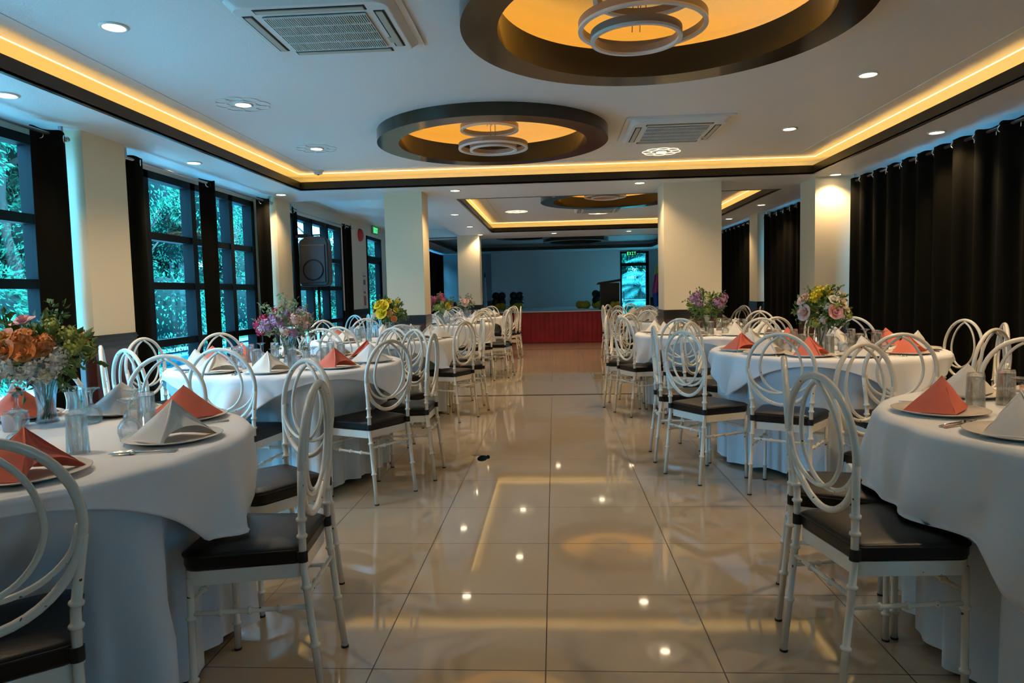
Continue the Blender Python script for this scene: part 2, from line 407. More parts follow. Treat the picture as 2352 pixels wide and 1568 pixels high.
ceiling_ring(*COVES[2][4][1], False, 'unlit dark round ceiling recess above the stage, right of the two')

# ---------------- pillars with wainscot
def pillar(x0, x1, y0, y1, ztop=LC, free=True, label=None):
    o = struct('pillar', MB().box(x0, x1, y0, y1, 1.035, ztop), 'pillar', label=label); 
    b = MB(); g = .012
    for k in range(6):
        z = .93+k*.018; e = g if k % 2 == 0 else g-.006
        b.box(x0-e, x1+e, y0-e, y1+e, z, z+.018)
    p = b.build('band', 'band', o)
    b = MB(); b.box(x0-.006, x1+.006, y0-.006, y1+.006, 0.001, .93); b.build('wainscot', 'maroon', o)
    return o
PILLARS = [(XL-.1, -3.43, 4.96, 5.47, LC), (XL-.1, -3.46, 8.58, 9.04, LC), (XL-.1, -3.43, 1.35, 1.85, LC),
           (-2.07, -1.60, 8.51, 8.92, LC), (-2.08, -1.60, 15.04, 15.45, LC), (1.32, 2.00, 8.44, 8.90, LC),
           (3.05, XR+.1, 8.35, 8.84, LC), (3.5, XR+.1, 12.22, 12.7, LC)]
for p in PILLARS: pillar(*p)

# ---------------- walls
def wainscot_run(b1, b2, x, y0, y1, side):
    s = side
    for k in range(6):
        z = .93+k*.018; e = .03 if k % 2 == 0 else .024
        b1.box(min(x, x+s*e), max(x, x+s*e), y0, y1, z, z+.018)
    b2.box(min(x, x+s*.022), max(x, x+s*.022), y0, y1, .001, .93)
WINL = [(-2.3, 1.35), (1.85, 4.96), (5.47, 8.58), (9.04, 12.15), (16.4, 22.15)]
DOOR_L = (13.8, 14.98)
bw = MB(); segs = sorted([(*a, 'w') for a in WINL]+[(*DOOR_L, 'd')]); y = YF-.2
for a, b_, k in segs:
    if a > y: bw.box(XL-.11, XL, y, a, 0, 3.06)
    bw.box(XL-.11, XL, a, b_, 2.50, 3.06)
    if k == 'w': bw.box(XL-.11, XL, a, b_, 0, .06)
    y = b_
bw.box(XL-.11, XL, y, YB+.2, 0, 3.06)
struct('wall_left', bw, 'wall')
b1, b2 = MB(), MB()
wainscot_run(b1, b2, XL, 12.15, 13.74, 1); wainscot_run(b1, b2, XL, 15.04, 16.4, 1)
struct('trim_4', b1, 'band'); struct('trim_5', b2, 'maroon')
WINR = [(-2.5, 8.1), (9.0, 12.1), (12.8, 16.0), (19.4, 21.4)]
bw = MB(); y = YF-.2
for a, b_ in WINR:
    bw.box(XR, XR+.22, y, a, 0, 3.06); bw.box(XR, XR+.22, a, b_, 2.53, 3.06); bw.box(XR, XR+.22, a, b_, 0, .06); y = b_
bw.box(XR, XR+.22, y, YB+.2, 0, 3.06); struct('wall_right', bw, 'wall')
b1, b2 = MB(), MB(); wainscot_run(b1, b2, XR, 16.0, 19.38, -1); wainscot_run(b1, b2, XR, 8.86, 9.0, -1)
struct('trim_6', b1, 'band'); struct('trim_7', b2, 'maroon')
bw = MB(); DX0, DX1, DZ = 2.12, 3.01, 2.50
bw.box(XL-.2, DX0, YB, YB+.2, 0, 3.06); bw.box(DX1, XR+.2, YB, YB+.2, 0, 3.06); bw.box(DX0, DX1, YB, YB+.2, DZ, 3.06)
struct('wall_back', bw, 'greywall')
struct('trim_8', MB().box(-2.0, DX0-.02, YB-.05, YB, 0, 2.545), 'screen', label='pale blue grey backdrop panel behind the stage')
b1, b2 = MB(), MB()
for x0, x1 in ((XL, -2.0), (DX1+.04, XR)):
    b1.box(x0, x1, YB-.03, YB, .93, 1.035); b2.box(x0, x1, YB-.022, YB, 0, .93)
struct('trim_9', b1, 'band'); struct('trim_10', b2, 'maroon')
struct('wall_front', MB().box(XL-.2, XR+.2, YF-.2, YF, 0, 3.06), 'wall')

# ---------------- windows
def window(n, x, y0, y1, mull, z0=.06, z1=2.50, rows=(.88, 1.43, 1.90), depth=.11):
    b = MB(); w_ = .045; xa, xb = x-depth, x+.005
    b.box(xa, xb, y0, y0+.09, z0, z1); b.box(xa, xb, y1-.09, y1, z0, z1)
    b.box(xa, xb, y0, y1, z1-.07, z1); b.box(xa, xb, y0, y1, z0, z0+.10)
    for m in mull: b.box(xa, xb, m-w_, m+w_, z0, z1)
    for z in rows: b.box(xa, xb-.01, y0, y1, z-.035, z+.035)
    # opening sashes stand proud inside each frame
    ms = [y0]+list(mull)+[y1]; zs = [z0+.06]+list(rows)+[z1]
    o = struct('window_%d' % n, b, 'frame')
    g = MB().quad((x-.05, y0+.02, z0+.02), (x-.05, y1-.02, z0+.02), (x-.05, y1-.02, z1-.02), (x-.05, y0+.02, z1-.02))
    g.build('glass_pane', 'window_glass', o)
    return o
window(1, XL, -2.3, 1.35, [-1.4, -.5, .4])
window(2, XL, 1.85, 4.96, [2.6, 3.4, 4.2])
window(3, XL, 5.47, 8.58, [6.26, 7.10, 7.95])
window(4, XL, 9.04, 12.15, [9.87, 10.65, 11.40])
window(5, XL, 16.4, 22.15, [18, 20, 21.4])
window(6, XR+.11, -2.5, 8.1, [0, 2, 4, 6]); window(7, XR+.11, 9.0, 12.1, [10, 11]); window(8, XR+.11, 12.8, 16.0, [13.9, 15])
window(9, XR+.11, 19.4, 21.4, [20.4])
# doors
b = MB(); y0, y1 = DOOR_L; f = .07; xa, xb = XL-.12, XL+.012
b.box(xa, xb, y0, y0+f, 0, 2.50); b.box(xa, xb, y1-f, y1, 0, 2.50); b.box(xa, xb, y0, y1, 2.43, 2.50); b.box(xa, xb, y0, y1, 2.02, 2.10)
b.box(xa+.02, xb-.02, y0+f, y0+f+.09, 0, 2.02); b.box(xa+.02, xb-.02, y1-f-.09, y1-f, 0, 2.02); b.box(xa+.02, xb-.02, y0+f, y1-f, 0, .12); b.box(xa+.02, xb-.02, y0+f, y1-f, 1.95, 2.02)
o = struct('door_1', b, 'frame')
MB().quad((XL-.05, y0+.05, .05), (XL-.05, y1-.05, .05), (XL-.05, y1-.05, 2.45), (XL-.05, y0+.05, 2.45)).build('glass_pane', 'window_glass', o)
h = MB()
for yy in (y0+.13,): h.tube([(XL+.0, yy, 1.18), (XL+.06, yy, 1.18), (XL+.06, yy, .88), (XL, yy, .88)], .012, 8)
h.build('door_handle', 'chrome', o)
b = MB(); x0, x1 = DX0, DX1; ya, yb = YB-.02, YB+.08
b.box(x0, x0+.04, ya, yb, 0, DZ); b.box(x1-.10, x1, ya, yb, 0, DZ); b.box(x0, x1, ya, yb, DZ-.06, DZ); b.box(x0, x1, ya, yb, 2.04, 2.14)
b.box(x0+.04, x1-.1, ya+.02, yb-.02, 0, .12)
o = struct('door_2', b, 'frame'); MB().quad((x0+.02, YB+.03, .05), (x1-.05, YB+.03, .05), (x1-.05, YB+.03, 2.46), (x0+.02, YB+.03, 2.46)).build('glass_pane', 'door_glass', o)
h = MB().tube([(x0+.09, YB-.02, 1.25), (x0+.09, YB-.09, 1.25), (x0+.09, YB-.09, .9), (x0+.09, YB-.02, .9)], .014, 8); h.tube([(x0+.07, YB-.05, 1.0), (x1-.1, YB-.05, 1.0)], .014, 8); h.build('door_handle', 'table_black', o)

# ---------------- exit signs, alarm, poster, sensor
def letters(b, txt, w_, h, depth=.004):
    """block capitals EXIT in the x-z plane, facing -y"""
    G = {'E': [(0,0,.25,1),(0,0,1,.2),(0,.4,.85,.6),(0,.8,1,1)], 'I': [(.38,0,.62,1),(.1,0,.9,.18),(.1,.82,.9,1)],
         'T': [(.38,0,.62,1),(0,.8,1,1)]}
    n = len(txt); cw = w_/n
    for i, ch in enumerate(txt):
        ox = -w_/2+i*cw+cw*.14; gw = cw*.72
        if ch == 'X':
            for s in (1, -1):
                a, c = (0, 1) if s == 1 else (1, 0)
                t = .13
                p = [(ox+gw*(a-t), 0), (ox+gw*(a+t), 0), (ox+gw*(c+t), h), (ox+gw*(c-t), h)]
                vs = [(x, 0, z) for x, z in p]+[(x, -depth, z) for x, z in p]
                b.add(vs, [(0,1,2,3),(7,6,5,4),(0,4,5,1),(1,5,6,2),(2,6,7,3),(3,7,4,0)])
        else:
            for xa, za, xb, zb in G[ch]: b.box(ox+gw*xa, ox+gw*xb, -depth, 0, h*za, h*zb)
t = thing('exit_sign', 'green EXIT sign above the glass door behind the stage', 'sign', (2.46, YB-.09, 2.36))
bevel(MB().box(-.17, .17, 0, .045, 0, .15).build('panel', 'exit_panel', t), .006)
b = MB(); letters(b, 'EXIT', .29, .10); b.build('lettering', 'exit_green', t, (0, -.001, .025))
MB().box(-.01, .01, .02, .06, .12, .2).build('bracket', 'table_black', t)
t = thing('exit_sign', 'pale green EXIT sign on the left wall above the side door', 'sign', (XL+.035, 14.45, 2.575), PI/2)
bevel(MB().box(-.20, .20, -.002, .03, 0, .15).build('panel', 'exit_pale', t), .005)
b = MB(); letters(b, 'EXIT', .34, .11); b.build('lettering', 'exit_green', t, (0, -.003, .02))
t = thing('fire_alarm', 'round red fire alarm bell high on the left wall beside the side door', 'alarm', (XL, 13.35, 2.47))
o = MB().lathe([(.001, .075), (.05, .072), (.10, .055), (.125, .02), (.125, 0)], 28).build('bell', 'red_plastic', t); o.rotation_euler = (0, PI/2, 0); smooth_angle(o)
o = MB().box(0, .03, -.06, .06, -.06, .06).build('backbox', 'red_plastic', t)
t = thing('wall_notice', 'tall narrow printed notice on the left wall under the red alarm', 'notice', (XL+.002, 13.55, 1.05))
MB().box(0, .004, -.11, .11, 0, .72).build('sheet', 'poster', t)
b = MB(); b.box(.004, .006, -.07, .07, .46, .56); b.box(.004, .006, -.08, .08, .62, .64); b.build('dark_print', 'poster_dark', t)
b = MB(); b.box(.004, .006, -.07, .07, .05, .24); b.box(.004, .006, -.07, .07, .29, .33); b.build('red_print', 'poster_red', t)
def detector(x, y, z, label):
    t = thing('smoke_detector', label, 'detector', (x, y, z), 0)
    o = MB().lathe([(.001, -.045), (.03, -.045), (.05, -.035), (.055, -.012), (.065, -.01), (.065, .0)], 28).build('body', 'white_plastic', t); smooth_angle(o)
    MB().lathe([(.012, -.046), (.012, -.052), (.001, -.052)], 12).build('sensor', 'black_plastic', t)
detector(-2.69, 7.95, UC, 'white smoke detector in the far left corner of the nearer ceiling cove')
detector(-.18, 10.05, UC, 'small white smoke detector in the farther ceiling cove, left of the glossy round recess')
t = thing('security_camera', 'small dome camera on the wall above the far exit sign', 'camera', (2.72, YB-.05, 2.53)); MB().ball((0, 0, -.02), .035, 12, 8).build('dome', 'black_plastic', t); MB().box(-.03, .03, -.03, .04, 0, .017).build('base', 'white_plastic', t)

# ---------------- downlights
def make_downlight(x, y, z, label, warm=1.0, caustic=False, first={}):
    t = thing('ceiling_downlight', label, 'ceiling light', (x, y, z), 0, 'round recessed downlights')
    if 'm' not in first:
        first['ring'] = MB().lathe([(.072, .001), (.072, -.006), (.062, -.010), (.055, -.008), (.055, .0)], 32).mesh('trim_ring', 'white_plastic')
        first['lamp'] = MB().lathe([(.056, -.004), (.001, -.004)], 24).mesh('diffuser', 'lamp')
        b = MB()  # light pattern cast on the ceiling, built as petal beads
        for k in range(8):
            a = 2*PI*k/8
            pts = []
            for i in range(17):
                q = 2*PI*i/16; r = .15+.05*math.cos(q); s = .065*math.sin(q)
                pts.append(((r*math.cos(a)-s*math.sin(a)), (r*math.sin(a)+s*math.cos(a)), -.003))
            b.tube(pts[:-1], .003, 5, closed=True)
        first['ros'] = b.mesh('caustic', 'bead'); first['m'] = 1
        l = bpy.data.lights.new('bulb', 'SPOT'); l.energy = SPOT_W; l.color = WARM; l.spot_size = math.radians(125); l.spot_blend = .6; l.shadow_soft_size = .045; first['l'] = l
    for nm, k in (('trim_ring', 'ring'), ('diffuser', 'lamp')):
        o = bpy.data.objects.new(nm, first[k]); COL.objects.link(o); o.parent = t
    if caustic:
        if caustic == 2 and 'ros2' not in first: first['ros2'] = first['ros'].copy(); first['ros2'].materials[0] = M['caustic_lit']
        o = bpy.data.objects.new('caustic', first['ros2'] if caustic == 2 else first['ros']); COL.objects.link(o); o.parent = t; tag(o, 'glowing beads tracing a cast petal-shaped rosette' if caustic == 2 else 'white beads tracing a cast petal-shaped rosette')
    o = bpy.data.objects.new('bulb', first['l']); COL.objects.link(o); o.parent = t; o.location = (0, 0, -.02)
UPL = [(-2.3, 2.12, 0, 'downlight behind the left edge of the picture, inside the main cove'), (2.2, 2.0, 0, 'downlight behind the camera inside the right edge of the main cove'), (-2.3, 3.64, 0, 'nearest visible downlight left of the air conditioner'), (-2.3, 5.17, 1, 'second of the three downlights inside the left edge of the main cove'), (-2.3, 6.78, 1, 'third and farthest of the three downlights inside the left edge of the main cove'),
       (2.2, 3.5, 0, 'downlight just outside the right edge of the picture, inside the main cove'), (2.2, 5.06, 0, 'brightest downlight right of the big round recess'), (2.2, 6.67, 0, 'downlight between the small air conditioner and the right edge of the main cove'), (1.16, 7.54, 2, 'downlight casting a petal rosette below the small air conditioner')]
for x, y, r, lab in UPL: make_downlight(x, y, UC, lab or 'recessed downlight in the main ceiling behind the camera', caustic=r)
LOL = [(3.22, 4.0, 'downlight outside the right edge of the picture beside the long curtain'), (-3.27, 4.07, 'downlight cut by the left edge of the picture above the window curtain'), (-3.28, 6.27, 'downlight in the left border ceiling before the second window'), (-3.3, 8.36, 'downlight in the left border ceiling above the second wall pillar'),
       (-1.18, 8.49, 'downlight beside the free-standing left pillar, on the cross beam'), (1.03, 8.35, 'downlight on the cross beam just left of the big right pillar'), (3.22, 6.11, 'downlight in the right border ceiling beside the long curtain'), (3.22, 8.2, 'downlight shining down the face of the right wall pillar'),
       (3.2, 10.97, 'downlight in the right border ceiling beyond the right pillar, nearer of two'), (3.22, 13.02, 'downlight in the right border ceiling beyond the right pillar, farther of two'),
       (-1.55, 11.02, 'nearest downlight of the row leading to the far left pillar'), (-1.56, 13.08, 'second downlight of the row leading to the far left pillar'), (-1.56, 14.95, 'downlight right against the top of the far left pillar'), (.02, 15.07, 'downlight on the far beam, centre of the room'), (1.62, 15.06, 'downlight on the far beam, left of the big right pillar')]
for x, y, lab in LOL: make_downlight(x, y, LC, lab or 'recessed downlight in the border ceiling outside the picture')
make_downlight(-.60, 10.3, UC, 'plain downlight in the left part of the farther cove')
make_downlight(-.65, 12.6, UC, 'downlight casting a petal rosette in the left part of the farther cove', caustic=2)
make_downlight(.85, 13.2, UC, 'downlight casting a petal rosette beyond the glossy round recess in the farther cove', caustic=2)

# ---------------- air conditioners
def aircon(x0, x1, y0, y1, label):
    cx, cy = (x0+x1)/2, (y0+y1)/2; W, D = (x1-x0)/2, (y1-y0)/2
    t = thing('ceiling_air_conditioner', label, 'air conditioner', (cx, cy, UC), 0, 'ceiling cassette air conditioners')
    def rr(w_, d, r, n=6):
        pts = []
        for sx, sy, a0 in ((1,1,0), (-1,1,PI/2), (-1,-1,PI), (1,-1,1.5*PI)):
            for k in range(n+1): a = a0+PI/2*k/n; pts.append((sx*(w_-r)+r*math.cos(a), sy*(d-r)+r*math.sin(a)))
        return pts
    def slab(p0, z0, p1, z1):
        b = MB(); n = len(p0)
        b.add([(x, y, z0) for x, y in p0]+[(x, y, z1) for x, y in p1], [tuple(reversed(range(n))), tuple(range(n, 2*n))]+[(i, (i+1) % n, n+(i+1) % n, n+i) for i in range(n)])
        return b
    b = slab(rr(W, D, .03), 0.001, rr(W, D, .03), -.012); n = 0
    o = b.build('surround', 'white_plastic', t)
    b = slab(rr(W*.93, D*.93, .05), -.012, rr(W*.86, D*.86, .07), -.05); o = b.build('face_panel', 'white_plastic', t); bevel(o, .006)
    # four outlet louvres
    for s, ax in ((1,'x'), (-1,'x'), (1,'y'), (-1,'y')):
        b = MB()
        if ax == 'x': xa = s*W*.80; b.box(min(xa, xa-s*.055), max(xa, xa-s*.055), -D*.62, D*.62, -.052, -.046)
        else: ya = s*D*.80; b.box(-W*.62, W*.62, min(ya, ya-s*.055), max(ya, ya-s*.055), -.052, -.046)
        o = b.build('louvre_slot', 'grille', t)
        b = MB(); 
        if ax == 'x': b.box(xa-s*.028-.018, xa-s*.028+.018, -D*.60, D*.60, -.058, -.050)
        else: b.box(-W*.60, W*.60, ya-s*.028-.018, ya-s*.028+.018, -.058, -.050)
        bevel(b.build('louvre', 'louvre', t), .003)
    gw, gd = W*.58, D*.58
    MB().box(-gw, gw, -gd, gd, -.053, -.0505).build('grille_recess', 'grille', t)
    b = MB(); nb = 46
    for k in range(nb+1): x = -gw+2*gw*k/nb; b.box(x-.0019, x+.0019, -gd, gd, -.060, -.054)
    for k in range(5): y = -gd+2*gd*k/4; b.box(-gw, gw, y-.004, y+.004, -.062, -.055)
    b.build('intake_grille', 'white_plastic', t)
    MB().box(gw+.03, gw+.07, gd-.12, gd-.04, -.053, -.05).build('status_panel', 'louvre', t)
aircon(-1.62, -.72, 3.32, 4.12, 'large ceiling air conditioner nearest the camera, top left')
aircon(.64, 1.56, 6.0, 6.95, 'ceiling air conditioner right of the middle round recess')
aircon(.35, 1.25, 12.0, 12.85, 'far ceiling air conditioner beyond the glossy round recess')

# ---------------- hoop pendants
def hoop(b, R, h, w_, z):
    b.lathe([(R, z), (R, z+h), (R-w_, z+h), (R-w_, z)], 72, closed=True)
def pendant(cx, cy, ztop, rings, label):
    t = thing('hoop_pendant', label, 'pendant light', (cx, cy, ztop), 0, 'hoop pendant lights')
    MB().lathe([(.001, -.025), (.09, -.025), (.09, 0)], 28).build('ceiling_rose', 'pendant', t)
    for dx, dy, R, z in rings:
        b = MB(); hoop(b, R, .036, .020, z-ztop+.010); o = b.build('hoop', 'pendant', t); o.location = (dx, dy, 0); smooth_angle(o)
        b = MB(); hoop(b, R+.001, .014, .022, z-ztop-.004); p = b.build('diffuser', 'acrylic', o); smooth_angle(p)
        b = MB(); zz = z-ztop+.04
        for a in (0, 2.1, 4.2):
            b.tube([((R-.01)*math.cos(a), (R-.01)*math.sin(a), zz), (-dx+.02*math.cos(a), -dy+.02*math.sin(a), -.02)], .0018, 5) if False else None
        for a in (-.02, .02): b.tube([(a, 0, zz), (a-dx*.5, -dy*.5, -.02)], .0025, 6)
        b.tube([(-R+.01, 0, zz-.01), (R-.01, 0, zz-.01)], .0022, 5) if False else None
        b.build('suspension_wires', 'pendant', o)
pendant(.48, 3.72, 3.01, [(0, 0, .33, 2.635), (-.03, .02, .235, 2.585), (.02, 0, .27, 2.79)], 'triple-hoop pendant hanging in the largest ceiling recess')
pendant(-.53, 6.4, 3.01, [(0, 0, .315, 2.60), (0, .02, .215, 2.59), (-.03, 0, .265, 2.765)], 'triple-hoop pendant hanging in the middle ceiling recess')
pendant(.80, 10.7, 3.01, [(0, 0, .315, 2.70), (0, 0, .215, 2.68)], 'hoop pendant in the recess over the second seating bay')

# ================================================================ CURTAINS
def curtain(x, y0, y1, label, side, z0=.03, z1=2.50, pitch=.17, amp=.04, flare=0.0, seed=0, rings=True, parted=False):
    rnd = random.Random(seed); L = y1-y0; t = thing('curtain', label, 'curtain', (x, (y0+y1)/2, z0), 0, 'black eyelet curtains')
    n = max(24, int(L/pitch*14)); rows = 14; b = MB(); vs = []; ph = rnd.random()*6
    H = z1-z0
    if side < 0: ph = 1.0
    def off(yy, v):
        if side < 0: yy += (y0+y1)/2
        a = amp*(.75+.25*math.sin(yy*3.1+ph)); w_ = 2*PI*yy/(pitch*2)
        s = math.sin(w_+ph); s = math.copysign(abs(s)**.7, s)
        return a*s*(1-.12*v) + .012*math.sin(yy*17+ph+3*v)*v
    for j in range(rows+1):
        v = 1-j/rows
        for i in range(n+1):
            u = i/n*2-1; yy = u*L/2
            y = yy*(1+flare*v)
            vs.append((off(yy, v), y, H*(j/rows) + (.006*math.sin(2*PI*yy/pitch) if j == rows else 0)))
    fs = [(j*(n+1)+i, j*(n+1)+i+1, (j+1)*(n+1)+i+1, (j+1)*(n+1)+i) for j in range(rows) for i in range(n)]
    b.add(vs, fs); o = b.build('fabric', 'curtain', t, smooth=True)
    sm = o.modifiers.new('thickness', 'SOLIDIFY'); sm.thickness = .004
    if rings:
        k = 0; yy = -L/2+pitch*.5
        ring = curtain.__dict__.get('ring')
        if not ring:
            bb = MB(); bb.tube([(0, .026*math.cos(a*PI/9), .026*math.sin(a*PI/9)) for a in range(18)], .006, 6, closed=True); ring = bb.mesh('eyelet', 'chrome', True); curtain.ring = ring
        while yy < L/2:
            oo = bpy.data.objects.new('eyelet', ring); COL.objects.link(oo); oo.parent = t; oo.location = (off(yy, 0)-side*.006, yy, H-.045); oo.rotation_euler = (0, 0, .5 if k % 2 else -.5)
            yy += pitch; k += 1
    return t
def rod(x, y0, y1, label):
    t = thing('curtain_rod', label, 'curtain rod', (x, (y0+y1)/2, 2.47)); L = (y1-y0)/2
    MB().tube([(0, -L, 0), (0, L, 0)], .013, 10).build('pole', 'rod', t, smooth=True)
    for s in (-1, 1):
        MB().ball((0, s*L, 0), .02, 10, 8).build('finial', 'rod', t, smooth=True)
        MB().box(-.012, .012, s*(L-.06)-.01, s*(L-.06)+.01, .0, .077).build('bracket', 'rod', t)
rod(-3.5, 1.95, 4.90, 'thin metal curtain rod above the nearest left window')
rod(-3.5, 5.52, 8.54, 'thin metal curtain rod above the gridded window between the two left wall pillars')
rod(-3.5, 9.12, 12.0, 'thin metal curtain rod above the far left window behind the loudspeaker')
curtain(-3.5, -2.2, 1.3, 'unseen black curtain added to keep daylight out, left window behind the camera', 1, seed=9)  # out of view; stops window light reaching the nearest left table
curtain(-3.5, 4.58, 4.91, 'narrow black curtain bunched beside the nearest left wall pillar, window side nearer the camera', 1, flare=.12, seed=1)
curtain(-3.5, 5.50, 5.78, 'narrow black curtain just beyond the nearest left wall pillar', 1, flare=.06, seed=2)
curtain(-3.5, 6.84, 7.13, 'narrow black curtain hanging in the middle of the gridded left window', 1, flare=.10, seed=3)
curtain(-3.5, 8.18, 8.52, 'narrow black curtain just before the second left wall pillar', 1, flare=.06, seed=4)
curtain(-3.5, 9.16, 9.42, 'narrow black curtain just beyond the second left wall pillar', 1, flare=.03, seed=5)
curtain(-3.5, 11.42, 11.93, 'black curtain at the far end of the window behind the loudspeaker', 1, flare=.06, seed=6)
curtain(-3.5, 16.5, 21.9, 'dark curtain across the far left window near the stage', 1, pitch=.22, seed=7, rings=False)
rod(3.45, -1.9, 8.28, 'metal rod carrying the long black curtain on the right')
yy = 8.24
for i, (a, b_) in enumerate(((5.98, 8.25), (3.58, 6.0), (1.18, 3.6), (-1.2, 1.2))):
    nm = ['black floor-length curtain on the right next to the right wall pillar', 'black floor-length curtain on the right, second from the right wall pillar', 'black floor-length curtain at the right edge of the picture', 'black floor-length curtain outside the right edge of the picture'][i]
    curtain(3.45, a, b_, nm, -1, pitch=.15, amp=.045, seed=10+i)
rod(3.6, 8.95, 12.15, 'curtain rod between the right wall pillar and the slim far pillar')
curtain(3.6, 8.95, 12.12, 'dark curtain between the right wall pillar and the slim far pillar', -1, pitch=.16, seed=20)
rod(3.6, 12.75, 16.1, 'curtain rod beyond the slim far right pillar')
curtain(3.6, 12.75, 16.1, 'dark curtain beyond the slim far right pillar', -1, pitch=.16, seed=21)

# ================================================================ CHAIR
def arc(pts, n=8, closed=False):
    """Catmull-Rom through the points"""
    out = []; L = len(pts); P = [Vector(p) for p in pts]
    for i in range(L if closed else L-1):
        p0 = P[(i-1) % L] if (closed or i > 0) else P[0]*2-P[1]; p1 = P[i]; p2 = P[(i+1) % L]; p3 = P[(i+2) % L] if (closed or i+2 < L) else p2*2-p1
        for k in range(n):
            t = k/n; out.append(.5*((2*p1)+(-p0+p2)*t+(2*p0-5*p1+4*p2-p3)*t*t+(-p0+3*p1-3*p2+p3)*t**3))
    if not closed: out.append(P[-1])
    return out
def ringed(pts, zs, r, n=9, step=.02, axis=None):
    """a straight or bent tube with raised bamboo-like rings at given distances"""
    P = [Vector(p) for p in pts]; d = [0]
    for a, b in zip(P, P[1:]): d.append(d[-1]+(b-a).length)
    tot = d[-1]; S = set([0, tot]) | set(d)
    for q in zs: S |= {q-.009, q-.0055, q-.003, q+.003, q+.0055, q+.009}
    S = sorted(s for s in S if 0 <= s <= tot); pp = []; rr = []
    for s in S:
        i = max(k for k in range(len(d)) if d[k] <= s+1e-9); i = min(i, len(P)-2)
        t = (s-d[i])/(d[i+1]-d[i]); pp.append(P[i].lerp(P[i+1], t))
        m = min([abs(s-q) for q in zs] or [1]); rr.append(r+(.0055 if m < .004 else (.003 if m < .007 else 0)))
    return pp, rr
def yb(z):   # depth position of the back plane at height z
    return -.150-.035*((z-.5)/.5) if z > .5 else -.150-.05*((.5-z)/.5)
def make_chair(label):
    t = thing('hoop_back_chair', label, 'chair', (0,0,0), 0, 'white hoop-backed banquet chairs')
    # cushion
    hw_f, hw_b, yf, y_b = .205, .172, .215, -.150
    def outline(g, n=6):
        pts = []
        for (cx, cy, a0) in ((hw_f-.055, yf-.055, 0), (-(hw_f-.055), yf-.055, PI/2), (-(hw_b-.03), y_b+.03, PI), (hw_b-.03, y_b+.03, 1.5*PI)):
            r = (.055 if cy > 0 else .03)+g
            for k in range(n+1): a = a0+PI/2*k/n; pts.append((cx+r*math.cos(a), cy+r*math.sin(a)))
        return pts
    b = MB(); prof = [(-.012, .456), (-.002, .459), (.002, .468), (.002, .495), (.004, .500), (.002, .505), (-.010, .511), (-.06, .517), (-.11, .519)]
    vs = []; N = 28
    for g, z in prof:
        for x, y in outline(min(g, .01) if g > -.028 else -.028): 
            s = 1 if g > -.028 else (1-(abs(g)-.028)/.155)
            vs.append((x*s, (y-.03)*s+.03, z))
    fs = [(j*N+i, j*N+(i+1) % N, (j+1)*N+(i+1) % N, (j+1)*N+i) for j in range(len(prof)-1) for i in range(N)]
    fs += [tuple(range((len(prof)-1)*N, len(prof)*N)), tuple(reversed(range(N)))]
    b.add(vs, fs); cu = b.build('seat_cushion', 'cushion', t, smooth=True); smooth_angle(cu, 50)
    b = MB()
    b.tube([(x, y, .4995) for x, y in outline(.004)], .0035, 5, closed=True); b.build('piping', 'strap', cu, smooth=True)
    for s in (-1, 1):
        b = MB(); b.lathe([(.0165, .462), (.0165, .497), (.0125, .497), (.0125, .462)], 12, (s*.170, y_b-.004), closed=True); b.box(min(s*.150, s*.172), max(s*.150, s*.172), y_b-.002, y_b+.02, .464, .495)
        b.build('tie_strap', 'strap', cu)
    # apron frame with stretchers
    b = MB(); ins = [(x*.965, (y-.03)*.965+.03) for x, y in outline(-.006)]; out = [(x, (y-.03)+.03) for x, y in outline(-.002)]
    n = len(out); vs = [(x, y, .410) for x, y in out]+[(x, y, .455) for x, y in out]+[(x*.93, y*.93, .455) for x, y in out]+[(x*.93, y*.93, .410) for x, y in out]
    fs = [(j*n+i, j*n+(i+1) % n, ((j+1) % 4)*n+(i+1) % n, ((j+1) % 4)*n+i) for j in range(4) for i in range(n)]
    b.add(vs, fs); b.add([(x*.93, y*.93, .452) for x, y in out], [tuple(range(n))])
    o = b.build('seat_frame', 'chairwhite', t, smooth=True); smooth_angle(o, 40)
    fy, fx = .190, .188
    for s in (-1, 1):
        pts, rr = ringed([(s*fx, yb(.31)+.003, .315), (s*fx*1.0, fy, .315)], [.09, .18, .27], .0078)
        pts[0].x = s*.170; 
        for i, p in enumerate(pts): p.x = s*(.170+(fx-.170)*i/(len(pts)-1))
        MB().tube(pts, rr, 8).build('stretcher', 'chairwhite', t, smooth=True)
    pts, rr = ringed([(-fx, fy, .35), (fx, fy, .35)], [.09, .188, .286], .0078); MB().tube(pts, rr, 8).build('stretcher', 'chairwhite', t, smooth=True)
    pts, rr = ringed([(-.168, yb(.35), .35), (.168, yb(.35), .35)], [.11, .226], .0078); MB().tube(pts, rr, 8).build('stretcher', 'chairwhite', t, smooth=True)
    # front legs
    for s in (-1, 1):
        pts, rr = ringed([(s*(fx+.004), fy+.004, 0.002), (s*fx, fy, .43)], [.10, .30], .0115)
        o = MB().tube(pts, rr, 10).build('leg', 'chairwhite', t, smooth=True)
        MB().lathe([(.001, .0), (.0135, .0), (.0135, .006), (.0125, .008)], 12, (s*(fx+.004), fy+.004)).build('foot_cap', 'rubber', o)
    # rear legs run up past the seat into the hoop
    for s in (-1, 1):
        path = [(s*.176, yb(0), .002), (s*.170, yb(.45), .45), (s*.173, yb(.58), .58), (s*.184, yb(.67), .67), (s*.1965, yb(.76), .76)]
        pts, rr = ringed(path, [.19, .38, .545, .60], .012)
        o = MB().tube(pts, rr, 10).build('leg', 'chairwhite', t, smooth=True)
        MB().lathe([(.001, .0), (.0138, .0), (.0138, .006), (.0125, .008)], 12, (s*.176, yb(0))).build('foot_cap', 'rubber', o)
    # back: outer hoop and two crossing inner arcs
    b = MB(); pts = []
